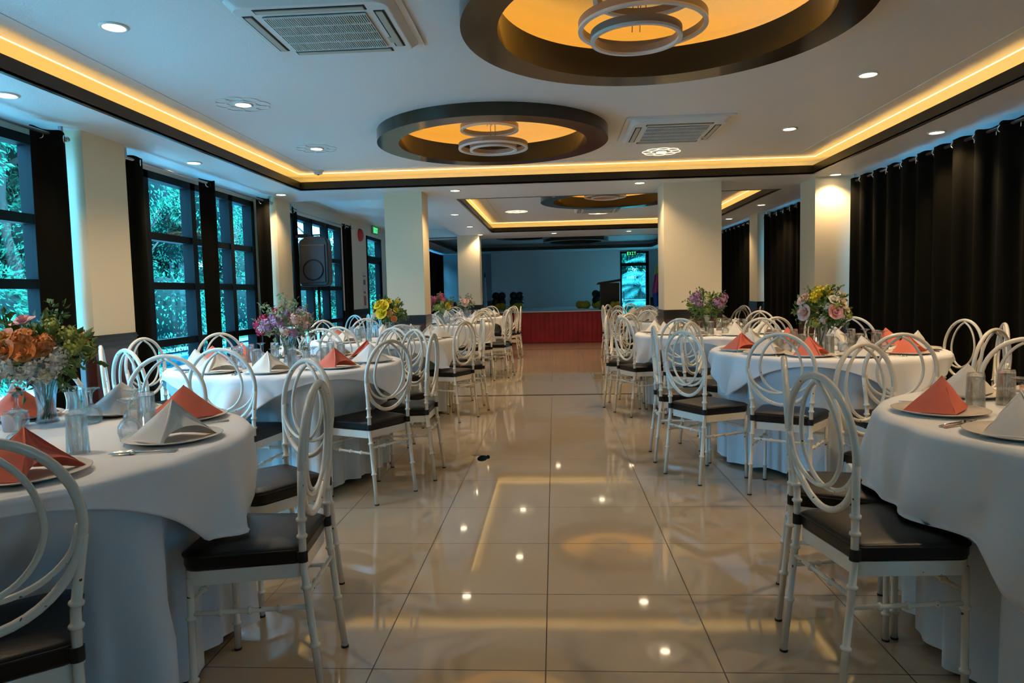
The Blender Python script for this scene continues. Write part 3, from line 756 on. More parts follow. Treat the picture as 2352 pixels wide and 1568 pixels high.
    for k in range(44):
        a = 2*PI*k/44; z = .787+.216*math.sin(a); x = .198*math.cos(a)*(1.0 if z > .787 else 1-.04*math.sin(-a)**2)
        pts.append((x, yb(z), z))
    b.tube(pts, .0118, 9, closed=True)
    base = [(0.0, .992), (-.055, .955), (-.100, .895), (-.124, .81), (-.112, .735), (-.068, .675), (-.005, .645), (.06, .645), (.125, .672), (.172, .722), (.190, .785)]
    for s in (1, -1):
        b.tube(arc([(s*x, yb(z)+s*.004, z) for x, z in base], 4), .0078, 7)
    b.build('hoop_back', 'chairwhite', t, smooth=True)
    return t

# ================================================================ TABLES
ZT = .81; R_T = .80
TABLES = {  # centre, overlay turn, name used in the labels, full-length skirt
 'L1': (-1.90, 2.20, .72, 'nearest left table', 1), 'L2': (-1.93, 4.88, .70, 'second left table', 1), 'L3': (-1.86, 7.45, .26, 'third left table', 1),
 'L4': (-1.80, 10.85, .2, 'fourth left table', 0), 'L5': (-1.78, 13.9, .5, 'fifth left table', 1),
 'R1': (1.98, 2.42, .09, 'nearest right table', 1), 'R2': (2.00, 5.28, 1.13, 'second right table', 1), 'R3': (1.68, 7.52, 1.13, 'third right table', 1),
 'R4': (1.88, 10.5, .3, 'fourth right table', 1), 'R5': (2.02, 13.3, .6, 'fifth right table', 1)}
# chair hoops: angle round the table (degrees, 0 = right, 90 = away), radius of the hoop, extra turn
CHAIRS = {
 'L1': [(2, 1.10, 4), (-52, 1.07, 2), (48, 1.16, 4), (95, 1.24, 0), (122, 1.2, 0)],
 'L2': [(271, 1.03, -3), (-34, 1.06, 3), (-1, 1.06, 0), (41, 1.05, 4), (212, 1.15, 0), (170, 1.22, 0), (140, 1.12, 0), (97, 1.13, 0), (63, 1.16, 0), (238, 1.12, 0)],
 'L3': [(293, 1.02, 0), (334, 1.05, 0), (14, 1.08, 0), (230, 1.1, 4), (199, 1.06, 0), (168, 1.1, 0), (142, 1.17, 0), (115, 1.15, 0), (52, 1.13, 0), (262, 1.12, 0)],
 'L4': [(272, 1.12, 0), (312, 1.12, 0), (348, 1.12, 0), (25, 1.12, 0), (240, 1.12, 0), (204, 1.12, 0), (168, 1.12, 0), (132, 1.12, 0), (98, 1.12, 0), (60, 1.12, 0)],
 'L5': [(262, 1.1, 0), (296, 1.1, 0), (330, 1.1, 0), (0, 1.1, 0), (32, 1.1, 0), (228, 1.1, 0), (190, 1.1, 0), (150, 1.1, 0), (110, 1.1, 0), (68, 1.1, 0)],
 'R1': [(188, 1.15, 1), (159, 1.13, 3), (117, 1.10, 0), (73, 1.18, 0), (40, 1.2, 0)],
 'R2': [(238, 1.22, 0), (207, 1.28, 3), (178, 1.24, 0), (268, 1.24, 0), (302, 1.16, 0), (337, 1.1, 0), (8, 1.1, 0), (58, 1.13, 0), (97, 1.10, 0), (143, 1.06, 0)],
 'R3': [(242, 1.05, 0), (199, 1.03, 4), (166, 1.12, 0), (136, 1.1, 0), (290, 1.05, 0), (325, 1.1, 0), (5, 1.1, 0), (48, 1.1, 0)],
 'R4': [(182, 1.12, 0), (211, 1.14, 0), (238, 1.12, 0), (272, 1.14, 0), (305, 1.12, 0), (342, 1.12, 0), (22, 1.12, 0), (150, 1.12, 0), (112, 1.12, 0), (60, 1.12, 0)],
 'R5': [(186, 1.1, 0), (218, 1.1, 0), (250, 1.1, 0), (285, 1.1, 0), (320, 1.1, 0), (150, 1.1, 0), (115, 1.1, 0), (75, 1.1, 0)]}
HOURS = ['twelve', 'one', 'two', 'three', 'four', 'five', 'six', 'seven', 'eight', 'nine', 'ten', 'eleven']
def clock(deg, used):
    h2 = round(((90-deg) % 360)/15) % 24       # half hours
    for d in (0, 1, -1, 2, -2, 3, -3):
        q = (h2+d) % 24
        if (h2 % 2 and d % 2 == 0 and False): continue
        if q not in used:
            used.add(q); break
    return ('half past ' + HOURS[q//2]) if q % 2 else HOURS[q//2]+" o'clock"
def hourset(angles):
    used = set(); return [clock(a, used) for a in angles]
proto = None
for key, lst in CHAIRS.items():
    cx, cy, rot, nm, sk = TABLES[key]
    for (a, r, tw), hr in zip(lst, hourset([c[0] for c in lst])):
        A = math.radians(a); ro = r-.175
        loc = (cx+ro*math.cos(A), cy+ro*math.sin(A), 0); rz = A+PI/2+math.radians(tw)
        lab = "white hoop-backed chair, black cushion, at the %s seat of the %s" % (hr, nm)
        if proto is None: proto = make_chair(lab); proto.location = loc; proto.rotation_euler = (0, 0, rz)
        else: copy_tree(proto, loc, rz, lab)
copy_tree(proto, (-3.05, 9.95, 0), 2.6, 'spare white hoop-backed chair standing alone beyond the third left table, by the maroon wainscot')

def overlay_cloth(key):
    cx, cy, rot, nm, sk = TABLES[key]; rnd = random.Random(key); S = {'L4': 1.08, 'R1': 1.10}.get(key, .85)
    chairs = [(math.radians(a), r-.175-.21) for a, r, _ in CHAIRS[key]]
    NA, top = 224, [0, .25, .5, .7, .78, .797]; hang = 16; b = MB(); vs = []
    ph = [rnd.random()*6 for _ in range(6)]
    def adist(a, b_): return abs((a-b_+PI) % (2*PI)-PI)
    for r in top:
        if r == 0: vs.append((0, 0, ZT+.004)); continue
        for k in range(NA):
            a = 2*PI*k/NA; vs.append((r*math.cos(a), r*math.sin(a), ZT+.004-(.0015 if r > .79 else 0)+.0012*math.sin(7*a+ph[0])*math.sin(r*9)))
    for j in range(1, hang+1):
        t = j/hang
        for k in range(NA):
            a = 2*PI*k/NA; q = a-rot; m = max(abs(math.cos(q)), abs(math.sin(q))); L = S/m-R_T
            corner = (1/m-1)/.414
            d = L*t; fold = (.036*math.sin(9*a+ph[1])+.030*math.sin(17*a+ph[2]+2*t)+.016*math.sin(31*a+ph[3]))*min(1, d/.22)*(.35+.65*corner)
            edge = .012; r = R_T+edge*min(1, d/.02)+.02*min(1, d/.3)+fold+.012*min(1, d/.4)+.006*math.sin(23*a+ph[4])*min(1, d/.05)
            z = ZT-.002-max(0, d-.01)
            if d > .02: r = max(r, R_T+.016+.004*math.sin(17*a+ph[2]))
            for ca, ci in chairs:
                g = adist(a, ca)
                if g < .40 and z < .530:
                    k_ = min(1, (.40-g)/.10); ex = .530-z; z = z*(1-k_)+(.530+.004*math.sin(20*a)+.003*t)*k_; r += ex*.12*k_
            if z < .05: z = .05
            vs.append((r*math.cos(a), r*math.sin(a), z))
    nt = len(top)-1
    fs = [(0, 1+k, 1+(k+1) % NA) for k in range(NA)]
    for j in range(nt-1+hang):
        o = 1+j*NA; fs += [(o+k, o+NA+k, o+NA+(k+1) % NA, o+(k+1) % NA) for k in range(NA)]
    b.add(vs, fs); o = b.build('tablecloth', 'cloth', None, (cx, cy, 0), smooth=True)
    md = o.modifiers.new('hem', 'SOLIDIFY'); md.thickness = .003; md.offset = 1
    tag(o, 'white square tablecloth draped over the '+nm, 'tablecloth', 'white table overlays')
def skirt_cloth(key):
    cx, cy, rot, nm, sk = TABLES[key]; rnd = random.Random(key+'s'); NA = 288; b = MB(); vs = []; ph = [rnd.random()*6 for _ in range(6)]
    chairs = [(math.radians(a), min(R_T-.02, r-.175-.215-.03)) for a, r, _ in CHAIRS[key]]
    rows = [0, .03, .10, .2, .3, .4, .5, .6, .7, .755, .775]
    def adist(a, b_): return abs((a-b_+PI) % (2*PI)-PI)
    for j, d in enumerate(rows):
        for k in range(NA):
            a = 2*PI*k/NA; t = d/.775
            r = R_T-.004-.004*(d > 0)+.025*t+(.026*math.sin(19*a+ph[0])+.020*math.sin(28*a+ph[1]+.6*t)+.010*math.sin(43*a+ph[2]))*min(1, t*1.6)
            r = min(r, R_T-.003) if d < .25 else (min(r, R_T+.006) if d < .45 else r)
            z = ZT-.008-d+(.012*math.sin(6*a+ph[3])+.006 if d > .77 else 0)
            for ca, ri in chairs:
                g = adist(a, ca)
                if g < .40 and d > .12:
                    wgt = 1 if g < .29 else (1-(g-.29)/.11); wgt *= min(1, (d-.12)/.12)
                    r = r*(1-wgt)+min(r, ri-.012+(.026*math.sin(21*a+ph[4])+.012*math.sin(37*a+ph[5]))*min(1, t*1.8)-.014)*wgt
            vs.append((r*math.cos(a), r*math.sin(a), max(z, .012)))
    fs = []
    for j in range(len(rows)-1):
        o = j*NA; fs += [(o+k, o+NA+k, o+NA+(k+1) % NA, o+(k+1) % NA) for k in range(NA)]
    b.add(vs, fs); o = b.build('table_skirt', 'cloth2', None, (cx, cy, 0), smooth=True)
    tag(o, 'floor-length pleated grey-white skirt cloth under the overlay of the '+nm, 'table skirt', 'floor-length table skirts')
tproto = None
for key, (cx, cy, rot, nm, sk) in TABLES.items():
    lab = 'round banquet table under white cloth, the '+nm
    if tproto is None:
        tproto = thing('round_banquet_table', lab, 'table', (cx, cy, 0), rot, 'round banquet tables')
        bevel(MB().lathe([(.001, ZT-.03), (R_T-.012, ZT-.03), (R_T-.012, ZT-.006), (.001, ZT-.006)], 64).build('tabletop', 'wood', tproto), .004)
        for a in range(4):
            A = PI/4+a*PI/2; c, s = math.cos(A), math.sin(A)
            MB().tube([(c*.30, s*.30, ZT-.03), (c*.34, s*.34, .02)], .026, 8).build('leg', 'table_black', tproto)
        b = MB(); b.box(-.24, .24, -.24, .24, .30, .33); b.box(-.3, .3, -.02, .02, ZT-.06, ZT-.03); b.build('under_frame', 'table_black', tproto)
    else: copy_tree(tproto, (cx, cy, 0), rot, lab)
    overlay_cloth(key)
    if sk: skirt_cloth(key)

# ================================================================ TABLEWARE
def lathe_mesh(name, prof, m, n=28):
    me = MB().lathe(prof, n).mesh(name, m, True); bm = bmesh.new(); bm.from_mesh(me); bmesh.ops.remove_doubles(bm, verts=bm.verts, dist=1e-4)
    bmesh.ops.holes_fill(bm, edges=bm.edges, sides=0); bmesh.ops.recalc_face_normals(bm, faces=bm.faces); bm.to_mesh(me); bm.free()
    for p in me.polygons: p.use_smooth = True
    return me
ms_tumbler = lathe_mesh('upturned_tumbler', [(.0318, 0), (.0335, 0), (.0295, .128), (.0275, .138), (.0001, .140), (.0001, .124), (.0268, .121), (.0318, 0)], 'glass', 24)
ms_goblet = lathe_mesh('upturned_goblet', [(.0315, 0), (.033, 0), (.0385, .022), (.0375, .042), (.026, .062), (.010, .073), (.0055, .082), (.0048, .100), (.0075, .118), (.020, .130), (.034, .135), (.034, .138), (.0001, .138), (.0001, .072), (.008, .070), (.024, .060), (.0358, .041), (.0368, .022), (.0315, 0)], 'glass', 24)
def plate_mesh():
    prof = [(.001, .004), (.06, .004), (.10, .006), (.115, .012), (.155, .020), (.158, .0185), (.118, .008), (.10, .0), (.001, .0)]
    b = MB(); b.lathe(prof, 40); return b.mesh('charger_plate', 'plate', True)
ms_plate = plate_mesh()
def napkin_mesh(name, m, seed, open_=.35):
    """linen square folded into a standing tent: apex, two drooping front tips and a back"""
    rnd = random.Random(seed); b = MB(); H = .138
    A = Vector((0, .01, H-.006)); tipL = Vector((-.142, -.030, .006)); tipR = Vector((.148, -.005, .006)); F = Vector((-.015+.03*open_, -.118, .004)); B = Vector((.005, .085, .004)); G = Vector((.040, -.030, .042))
    def panel(P, Q, sag, bend, n=9, arch=0):
        vs = []; m_ = 9
        nrm = (P-A).cross(Q-A).normalized()
        for i in range(m_+1):
            u = i/m_
            for j in range(n+1):
                v = j/n; base = P.lerp(Q, v); base.z += arch*math.sin(PI*v)
                p = A.lerp(base, u); p += nrm*(bend*math.sin(PI*v)*math.sin(PI*u*.9)) ; p.z -= sag*math.sin(PI*u)*(.5+.5*math.cos(2*PI*v))*.5
                p += nrm*.0012*math.sin(13*u+9*v+seed)
                vs.append(p)
        b.add(vs, [(i*(n+1)+j, i*(n+1)+j+1, (i+1)*(n+1)+j+1, (i+1)*(n+1)+j) for i in range(m_) for j in range(n)])
    panel(tipL, F, .006, .010); panel(F, G, .0, -.016, arch=.012); panel(G, tipR, .004, -.020, arch=.020); panel(tipR, B, .006, .010); panel(B, tipL, .006, .010)
    # rolled edge on the front fold
    b.tube([A+Vector((0, -.002, 0)), A.lerp(F, .5)+Vector((.004, -.008, 0)), F], [.002, .0045, .006], 6)
    b.tube([tipL, tipL.lerp(F, .5)+Vector((0, 0, .004)), F], [.003, .0035, .004], 5)
    me = b.mesh(name, m, True)
    bm = bmesh.new(); bm.from_mesh(me); bmesh.ops.remove_doubles(bm, verts=bm.verts, dist=1e-4); bm.to_mesh(me); bm.free()
    return me
NAPS = {c: [napkin_mesh('folded_napkin', 'nap_'+c, s, o) for s, o in ((1, .35), (2, .9), (3, -.2))] for c in ('white', 'coral')}
def spoon_mesh():
    b = MB(); n = 14; vs = []; 
    for i in range(n+1):
        u = i/n; y = -.095+.19*u
        if u < .68: w_ = .0035+.0025*(1-u/.68)**1.5; d = 0
        else: q = (u-.68)/.32; w_ = .0035+.016*math.sin(PI*min(1, q*.96+.04))**.7; d = -.005*math.sin(PI*q)
        z = .006+.006*math.sin(PI*u)*.6
        for x, zz in ((-w_, 0), (-w_*.5, d*.8), (0, d), (w_*.5, d*.8), (w_, 0)): vs.append((x, y, z+zz))
    b.add(vs, [(i*5+j, i*5+j+1, (i+1)*5+j+1, (i+1)*5+j) for i in range(n) for j in range(4)])
    o = len(vs); b.add([(x, y, z-.0022) for x, y, z in vs], [((i+1)*5+j, (i+1)*5+j+1, i*5+j+1, i*5+j) for i in range(n) for j in range(4)])
    return b.mesh('spoon', 'steel', True)
def fork_mesh():
    b = MB(); b.tube([(0, -.095, .005), (0, -.05, .008), (0, .02, .007)], [.0045, .0028, .0028], 6); b.tube([(0, .02, .007), (0, .035, .006)], [.003, .009], 6)
    for k in range(4):
        x = -.0085+k*.00567; b.tube([(x, .033, .006), (x, .06, .004), (x*.95, .095, .009)], [.0018, .0017, .0008], 5)
    return b.mesh('fork', 'steel', True)
ms_spoon, ms_fork = spoon_mesh(), fork_mesh()
def put(name, me, loc, rz, label, cat, group):
    o = bpy.data.objects.new(name, me); COL.objects.link(o); o.location = loc; o.rotation_euler = (0, 0, rz); return tag(o, label, cat, group)
# place settings: angle, plate radius, napkin colour, napkin turn
PLACES = {
 'L1': [(5, .60, 'white', 15, 0), (47, .62, 'coral', 190, 2), (84, .61, 'white', 210, 2), (317, .61, 'coral', 30, 1), (122, .61, 'coral', 200, 1), (158, .58, 'white', 100, 2), (196, .58, 'coral', 60, 0), (275, .58, 'white', 20, 1)],
 'L2': [(245, .61, 'white', 10, 2), (280, .61, 'white', 30, 0), (321, .60, 'coral', 20, 0), (359, .61, 'white', 180, 2), (32, .58, 'coral', 300, 2), (208, .60, 'white', 150, 1), (176, .58, 'coral', 200, 0), (146, .58, 'coral', 80, 2), (112, .56, 'white', 0, 0), (74, .58, 'white', 40, 1)],
 'L3': [(243, .60, 'white', 10, 0), (293, .60, 'white', 30, 0), (331, .60, 'white', 300, 1), (2, .60, 'white', 180, 2), (208, .56, 'white', 40, 0), (168, .60, 'coral', 90, 1), (136, .56, 'white', 200, 0), (105, .56, 'white', 0, 2), (70, .56, 'white', 60, 0), (36, .56, 'white', 320, 1)],
 'R1': [(164, .61, 'coral', 190, 2), (203, .61, 'white', 0, 0), (116, .62, 'white', 180, 2), (78, .60, 'coral', 300, 0), (42, .56, 'coral', 90, 1), (242, .58, 'white', 60, 2), (282, .58, 'coral', 10, 0)],
 'R2': [(182, .61, 'coral', 340, 2), (212, .61, 'white', 20, 0), (241, .61, 'coral', 10, 1), (272, .60, 'white', 40, 1), (308, .60, 'coral', 10, 0), (345, .61, 'white', 200, 2), (20, .58, 'coral', 80, 2), (60, .56, 'white', 80, 0), (98, .56, 'coral', 20, 1), (140, .56, 'white', 0, 0)],
 'R3': [(161, .61, 'white', 20, 0), (205, .60, 'white', 40, 1), (241, .60, 'white', 0, 2), (279, .60, 'white', 30, 0), (318, .58, 'white', 340, 1), (5, .56, 'white', 60, 0), (50, .56, 'white', 10, 2), (122, .56, 'white', 0, 0)],
 'L4': [(a, .56, 'white', 20+a, i % 3) for i, a in enumerate((272, 312, 348, 25, 240, 204, 168, 132, 98, 60))],
 'L5': [(a, .56, 'white', 20+a, i % 3) for i, a in enumerate((262, 296, 330, 0, 32, 228, 190, 150, 110, 68))],
 'R4': [(a, .56, 'white', 30+a, i % 3) for i, a in enumerate((184, 214, 244, 278, 310, 345, 150, 112, 60, 20))],
 'R5': [(a, .56, 'white', 50+a, i % 3) for i, a in enumerate((186, 218, 250, 285, 320, 150, 115, 75))]}
ZC = ZT+.0055
# places whose glasses stand apart from the regular pattern: (tumbler x, y), (goblet x, y)
GLASS_AT = {('L1', 5): ((-1.51, 2.07), (-1.485, 2.30)), ('L1', 47): ((-1.52, 2.46), (-1.62, 2.54)), ('L1', 84): ((-1.93, 2.66), (-1.83, 2.60)), ('L1', 317): ((-1.66, 1.84), (-1.70, 2.06)),
            ('R1', 164): ((1.56, 2.66), (1.62, 2.50)), ('R1', 116): ((1.72, 2.74), (1.80, 2.60)), ('R1', 203): ((1.66, 2.38), (1.74, 2.28))}
for key, lst in PLACES.items():
    cx, cy, rot, nm, sk = TABLES[key]; rnd = random.Random(key+'p')
    for (a, r, colr, turn, var), hr in zip(lst, hourset([p[0] for p in lst])):
        A = math.radians(a); c, s = math.cos(A), math.sin(A); px_, py_ = cx+r*c, cy+r*s; rz = A+PI/2
        where = 'at the %s place of the %s' % (hr, nm)
        put('charger_plate', ms_plate, (px_, py_, ZC), 0, 'pearly round plate '+where, 'plate', 'pearly plates')
        put('folded_napkin', NAPS[colr][var], (px_, py_, ZC+.006), math.radians(turn), '%s tent-folded napkin ' % colr+where, 'napkin', 'tent-folded napkins')
        tx, ty = -s, c
        q = rnd.random()*.03; ga, gb = GLASS_AT.get((key, a), ((cx+(r-.25)*c+(.075+q)*tx, cy+(r-.25)*s+(.075+q)*ty), (cx+(r-.22)*c-(.035-q)*tx, cy+(r-.22)*s-(.035-q)*ty)))
        put('upturned_tumbler', ms_tumbler, (*ga, ZC), 0, 'clear tumbler turned upside down '+where, 'glass', 'upturned tumblers')
        put('upturned_goblet', ms_goblet, (*gb, ZC), 0, 'stemmed goblet turned upside down '+where, 'glass', 'upturned goblets')
        e = .187; ja = rnd.uniform(-.12, .12)
        put('spoon', ms_spoon, (px_-e*tx, py_-e*ty, ZC), rz+ja, 'steel spoon '+where, 'spoon', 'spoons')
        put('fork', ms_fork, (px_-(e+.022)*tx, py_-(e+.022)*ty, ZC), rz+ja+.05, 'steel fork '+where, 'fork', 'forks')

for (x, y, nm) in ((-2.03, 2.44, 'nearest left table'), (2.07, 5.12, 'second right table'), (-1.83, 4.78, 'second left table')):
    o = MB().lathe([(.0001, 0), (.026, 0), (.030, .005), (.033, .062), (.030, .064), (.027, .01), (.0001, .008)], 20).build('votive_holder', 'candle', None, (x, y, ZC), smooth=True)
    tag(o, 'small frosted white votive holder beside the vase on the '+nm, 'candle holder', 'frosted votive holders')

# ================================================================ BOUQUETS
def rose_mesh(name, m, seed, R=.032):
    rnd = random.Random(seed); b = MB()
    for layer, (r0, tilt, n) in enumerate(((.28, .15, 3), (.55, .45, 5), (.9, .95, 6))):
        for k in range(n):
            a0 = 2*PI*k/n+layer*.5+rnd.random()*.3; W = PI/n*1.35; vs = []; nu, nv = 5, 4
            for i in range(nu+1):
                u = i/nu*2-1
                for j in range(nv+1):
                    v = j/nv; rr = R*r0*(.25+.75*v**.6)+R*tilt*.45*v*v; z = R*(1.15-.45*tilt)*(v**.8)-R*.25*tilt*v*v+R*.04*math.sin(u*5+k)-R*.12*u*u*v
                    a = a0+u*W*(1-.15*v); vs.append((rr*math.cos(a), rr*math.sin(a), z-R*.3))
            b.add(vs, [(i*(nv+1)+j, (i+1)*(nv+1)+j, (i+1)*(nv+1)+j+1, i*(nv+1)+j+1) for i in range(nu) for j in range(nv)])
    b.ball((0, 0, R*.05), R*.42, 8, 6)
    return b.mesh(name, m, True)
def ruffle_mesh(name, m, seed, R=.036):
    rnd = random.Random(seed); b = MB(); b.ball((0, 0, 0), R*.6, 8, 6)
    for k in range(70):
        d = Vector((rnd.gauss(0, 1), rnd.gauss(0, 1), rnd.gauss(.25, 1))).normalized(); c = d*R*rnd.uniform(.6, .95)
        t = d.orthogonal().normalized(); s = d.cross(t); a = rnd.random()*6; t2 = t*math.cos(a)+s*math.sin(a); s2 = d.cross(t2); w_ = R*.36
        b.add([c-t2*w_*.3, c+s2*w_*.5+d*w_*.5, c+t2*w_*.9+d*w_*.7, c-s2*w_*.5+d*w_*.6], [(0, 1, 2, 3)])
    return b.mesh(name, m, True)
FLM = {}
def flower(kind, colr):
    k = (kind, colr)
    if k not in FLM: FLM[k] = (rose_mesh if kind == 'rose' else ruffle_mesh)(kind+'_bloom', 'fl_'+colr, len(FLM)+3)
    return FLM[k]
def leaves(b, c, R, n, rnd, size=.03, sq=(1, 1, .7), shell=.55):
    for k in range(n):
        d = Vector((rnd.gauss(0, 1), rnd.gauss(0, 1), rnd.gauss(0, 1))).normalized(); q = R*rnd.uniform(shell, 1.05)
        p = Vector(c)+Vector((d.x*sq[0], d.y*sq[1], d.z*sq[2]))*q; out = (d+Vector((rnd.uniform(-.6, .6), rnd.uniform(-.6, .6), rnd.uniform(-.2, .8)))).normalized()
        s = out.orthogonal().normalized(); s = (s*math.cos(k)+out.cross(s)*math.sin(k)); L = size*rnd.uniform(.7, 1.4); W = L*.28; nn = out.cross(s)*L*.12
        b.add([p, p+out*L*.5+s*W+nn, p+out*L, p+out*L*.5-s*W+nn], [(0, 1, 2, 3)])
def vase_mesh():
    b = MB(); prof = [(.038, 0), (.040, .004), (.034, .02), (.030, .06), (.034, .11), (.046, .16), (.055, .185)]
    b.lathe(prof, 28); b.lathe([(.001, .006), (.036, .008)], 28); b.lathe([(r-.003, z+.002) for r, z in prof[1:]], 28)
    for k in range(12):
        a = 2*PI*k/12; b.tube([((r+.0008)*math.cos(a), (r+.0008)*math.sin(a), z) for r, z in prof], .0016, 4)
    return b.mesh('vase', 'vase', True)
ms_vase = vase_mesh()
def bouquet(x, y, label, R, h, fl, leafm='leaf', seed=1, sq=(1, 1, .62), nleaf=260, vs=1.0, base=True):
    rnd = random.Random(seed); t = thing('flower_vase', label, 'flower vase', (x, y, ZT+.0055), 0, 'flower centrepieces')
    v = bpy.data.objects.new('vase', ms_vase); COL.objects.link(v); v.parent = t; v.scale = (vs, vs, vs)
    H = .17*vs; b = MB()
    for k in range(9):
        a = rnd.random()*6; b.tube([(.012*math.cos(a), .012*math.sin(a), .012), (.02*math.cos(a+2), .02*math.sin(a+2), H*.7), (R*.4*math.cos(a+2), R*.4*math.sin(a+2), H+h*.35)], .002, 5)
    b.build('stems', 'leaf', t)
    c = (0, 0, H+h*.48); b = MB(); leaves(b, c, R*.92, nleaf, rnd, .045, sq=(1, 1, h/R*.5), shell=.25)
    for k in range(22):                       # long sprigs that break the outline
        d = Vector((rnd.gauss(0, 1), rnd.gauss(0, 1), rnd.gauss(.2, .7))).normalized()
        for q in range(5): leaves(b, Vector(c)+d*R*(.75+.1*q), .016, 3, rnd, .03, shell=0)
    b.build('foliage', leafm, t)
    for (kind, colr, px_, pz, depth, s) in fl:      # offset to the right, height and towards the camera, in bouquet radii
        o = bpy.data.objects.new('blossom', flower(kind, colr)); COL.objects.link(o); o.parent = t
        p = Vector((px_*R, -depth*R, c[2]+pz*h*.5)); o.location = p; d = (p-Vector(c)); d.z += .25*R
        o.rotation_euler = d.to_track_quat('Z', 'Y').to_euler(); o.scale = (s, s, s)
        o['label'] = dict(orange='orange', cream='cream', yellow='yellow', pink='deep pink', magenta='magenta', mauve='mauve', blush='blush pink', white='white', lime='lime green', rose='rose pink')[colr]+' '+('rose' if kind == 'rose' else 'ruffled bloom')
    return t
def around(cols, kinds, n, seed, s=1.0):
    rnd = random.Random(seed); out = []
    for k in range(n):
        a = 2*PI*k/n*1.0+rnd.random()*.4; z = rnd.uniform(-.55, .95); r = math.sqrt(max(.1, 1-z*z*.8))*.9
        out.append((rnd.choice(kinds), rnd.choice(cols), r*math.cos(a), z, r*math.sin(a), s*rnd.uniform(.85, 1.15)))
    return out
bouquet(-2.03, 2.62, 'bouquet of orange roses and white ruffled flowers in a glass vase, nearest left table', .17, .24,
        [('rose', 'orange', .15, .45, .8, 1.15), ('rose', 'orange', .5, .2, .75, 1.05), ('rose', 'orange', -.3, .5, .75, 1.1), ('ruffle', 'white', .75, -.15, .6, 1.2), ('ruffle', 'white', .35, -.4, .85, 1.2), ('ruffle', 'white', -.05, -.35, .95, 1.2), ('ruffle', 'cream', .55, -.65, .7, 1.0), ('ruffle', 'lime', .95, .1, .3, .9), ('ruffle', 'lime', .8, .55, .2, .9), ('ruffle', 'white', -.5, -.3, .85, 1.2), ('rose', 'rose', -.15, 1.0, .35, 1.1), ('ruffle', 'lime', .5, .85, .3, .8)]+[('rose', 'orange', .3, .1, .95, 1.0), ('rose', 'orange', -.1, .15, 1.0, 1.05), ('ruffle', 'white', .65, -.45, .6, 1.1), ('ruffle', 'white', .1, -.65, .8, 1.1), ('ruffle', 'white', -.4, -.6, .8, 1.1)]+around(['white', 'orange', 'lime'], ['ruffle'], 10, 3), seed=2)
bouquet(-1.95, 4.95, 'wide bouquet of magenta, mauve and blush flowers in a glass vase, second left table', .20, .21,
        [('ruffle', 'magenta', -.95, .1, .3, 1.1), ('ruffle', 'magenta', -.75, .5, .3, 1.0), ('ruffle', 'magenta', -.3, .95, .3, .9), ('ruffle', 'magenta', -.85, -.35, .4, .9), ('ruffle', 'mauve', -.45, .1, .8, 1.2), ('ruffle', 'mauve', 0, .3, .9, 1.2), ('ruffle', 'blush', .55, .4, .7, 1.3), ('ruffle', 'mauve', .2, .8, .5, 1.1), ('ruffle', 'blush', .25, -.35, .9, 1.0), ('ruffle', 'mauve', -.2, .6, .6, 1.2), ('ruffle', 'blush', .8, .0, .4, 1.0), ('ruffle', 'white', -.65, -.1, .7, .8)]+around(['mauve', 'blush'], ['ruffle'], 7, 5), leafm='leaf_pale', seed=3)
bouquet(-1.80, 7.48, 'bouquet with bright yellow roses in a glass vase, third left table', .17, .25,
        [('rose', 'yellow', -.5, .7, .6, 1.7), ('rose', 'yellow', -.2, .5, .8, 1.7), ('rose', 'yellow', -.3, 0, .9, 1.7), ('rose', 'yellow', 0, .9, .4, 1.4), ('ruffle', 'white', -.75, -.2, .6, 1.1), ('rose', 'orange', .45, -.55, .8, .9), ('rose', 'orange', .2, -.1, .9, .9), ('ruffle', 'lime', .5, .6, .5, .9), ('rose', 'yellow', .55, .2, .6, .8)]+around(['yellow', 'lime'], ['ruffle'], 5, 8, .8), seed=4, nleaf=360)
bouquet(-1.80, 10.9, 'bouquet of deep pink flowers with yellow ones in a glass vase, fourth left table', .19, .27,
        [('ruffle', 'pink', -.7, .4, .5, 1.5), ('ruffle', 'pink', -.4, .7, .5, 1.5), ('ruffle', 'pink', .1, 1.0, .3, 1.5), ('ruffle', 'pink', -.8, 0, .4, 1.3), ('ruffle', 'pink', .35, .5, .6, 1.4), ('ruffle', 'lime', 0, -.2, .9, 1.3), ('ruffle', 'lime', .3, -.5, .8, 1.2), ('rose', 'yellow', .7, -.1, .6, 1.4), ('ruffle', 'lime', -.3, -.3, .8, 1.2)]+around(['pink', 'lime'], ['ruffle'], 5, 9), seed=5)
bouquet(-1.80, 14.0, 'small bouquet of blush roses with grey-green leaves, fifth left table', .17, .24,
        [('rose', 'blush', -.3, .5, .7, 1.3), ('rose', 'blush', .2, .3, .8, 1.4), ('rose', 'blush', .1, -.2, .9, 1.3), ('rose', 'rose', .5, .7, .4, 1.1), ('rose', 'white', -.5, 0, .6, 1.1)]+around(['blush', 'rose'], ['rose'], 4, 10), leafm='leaf_pale', seed=6)
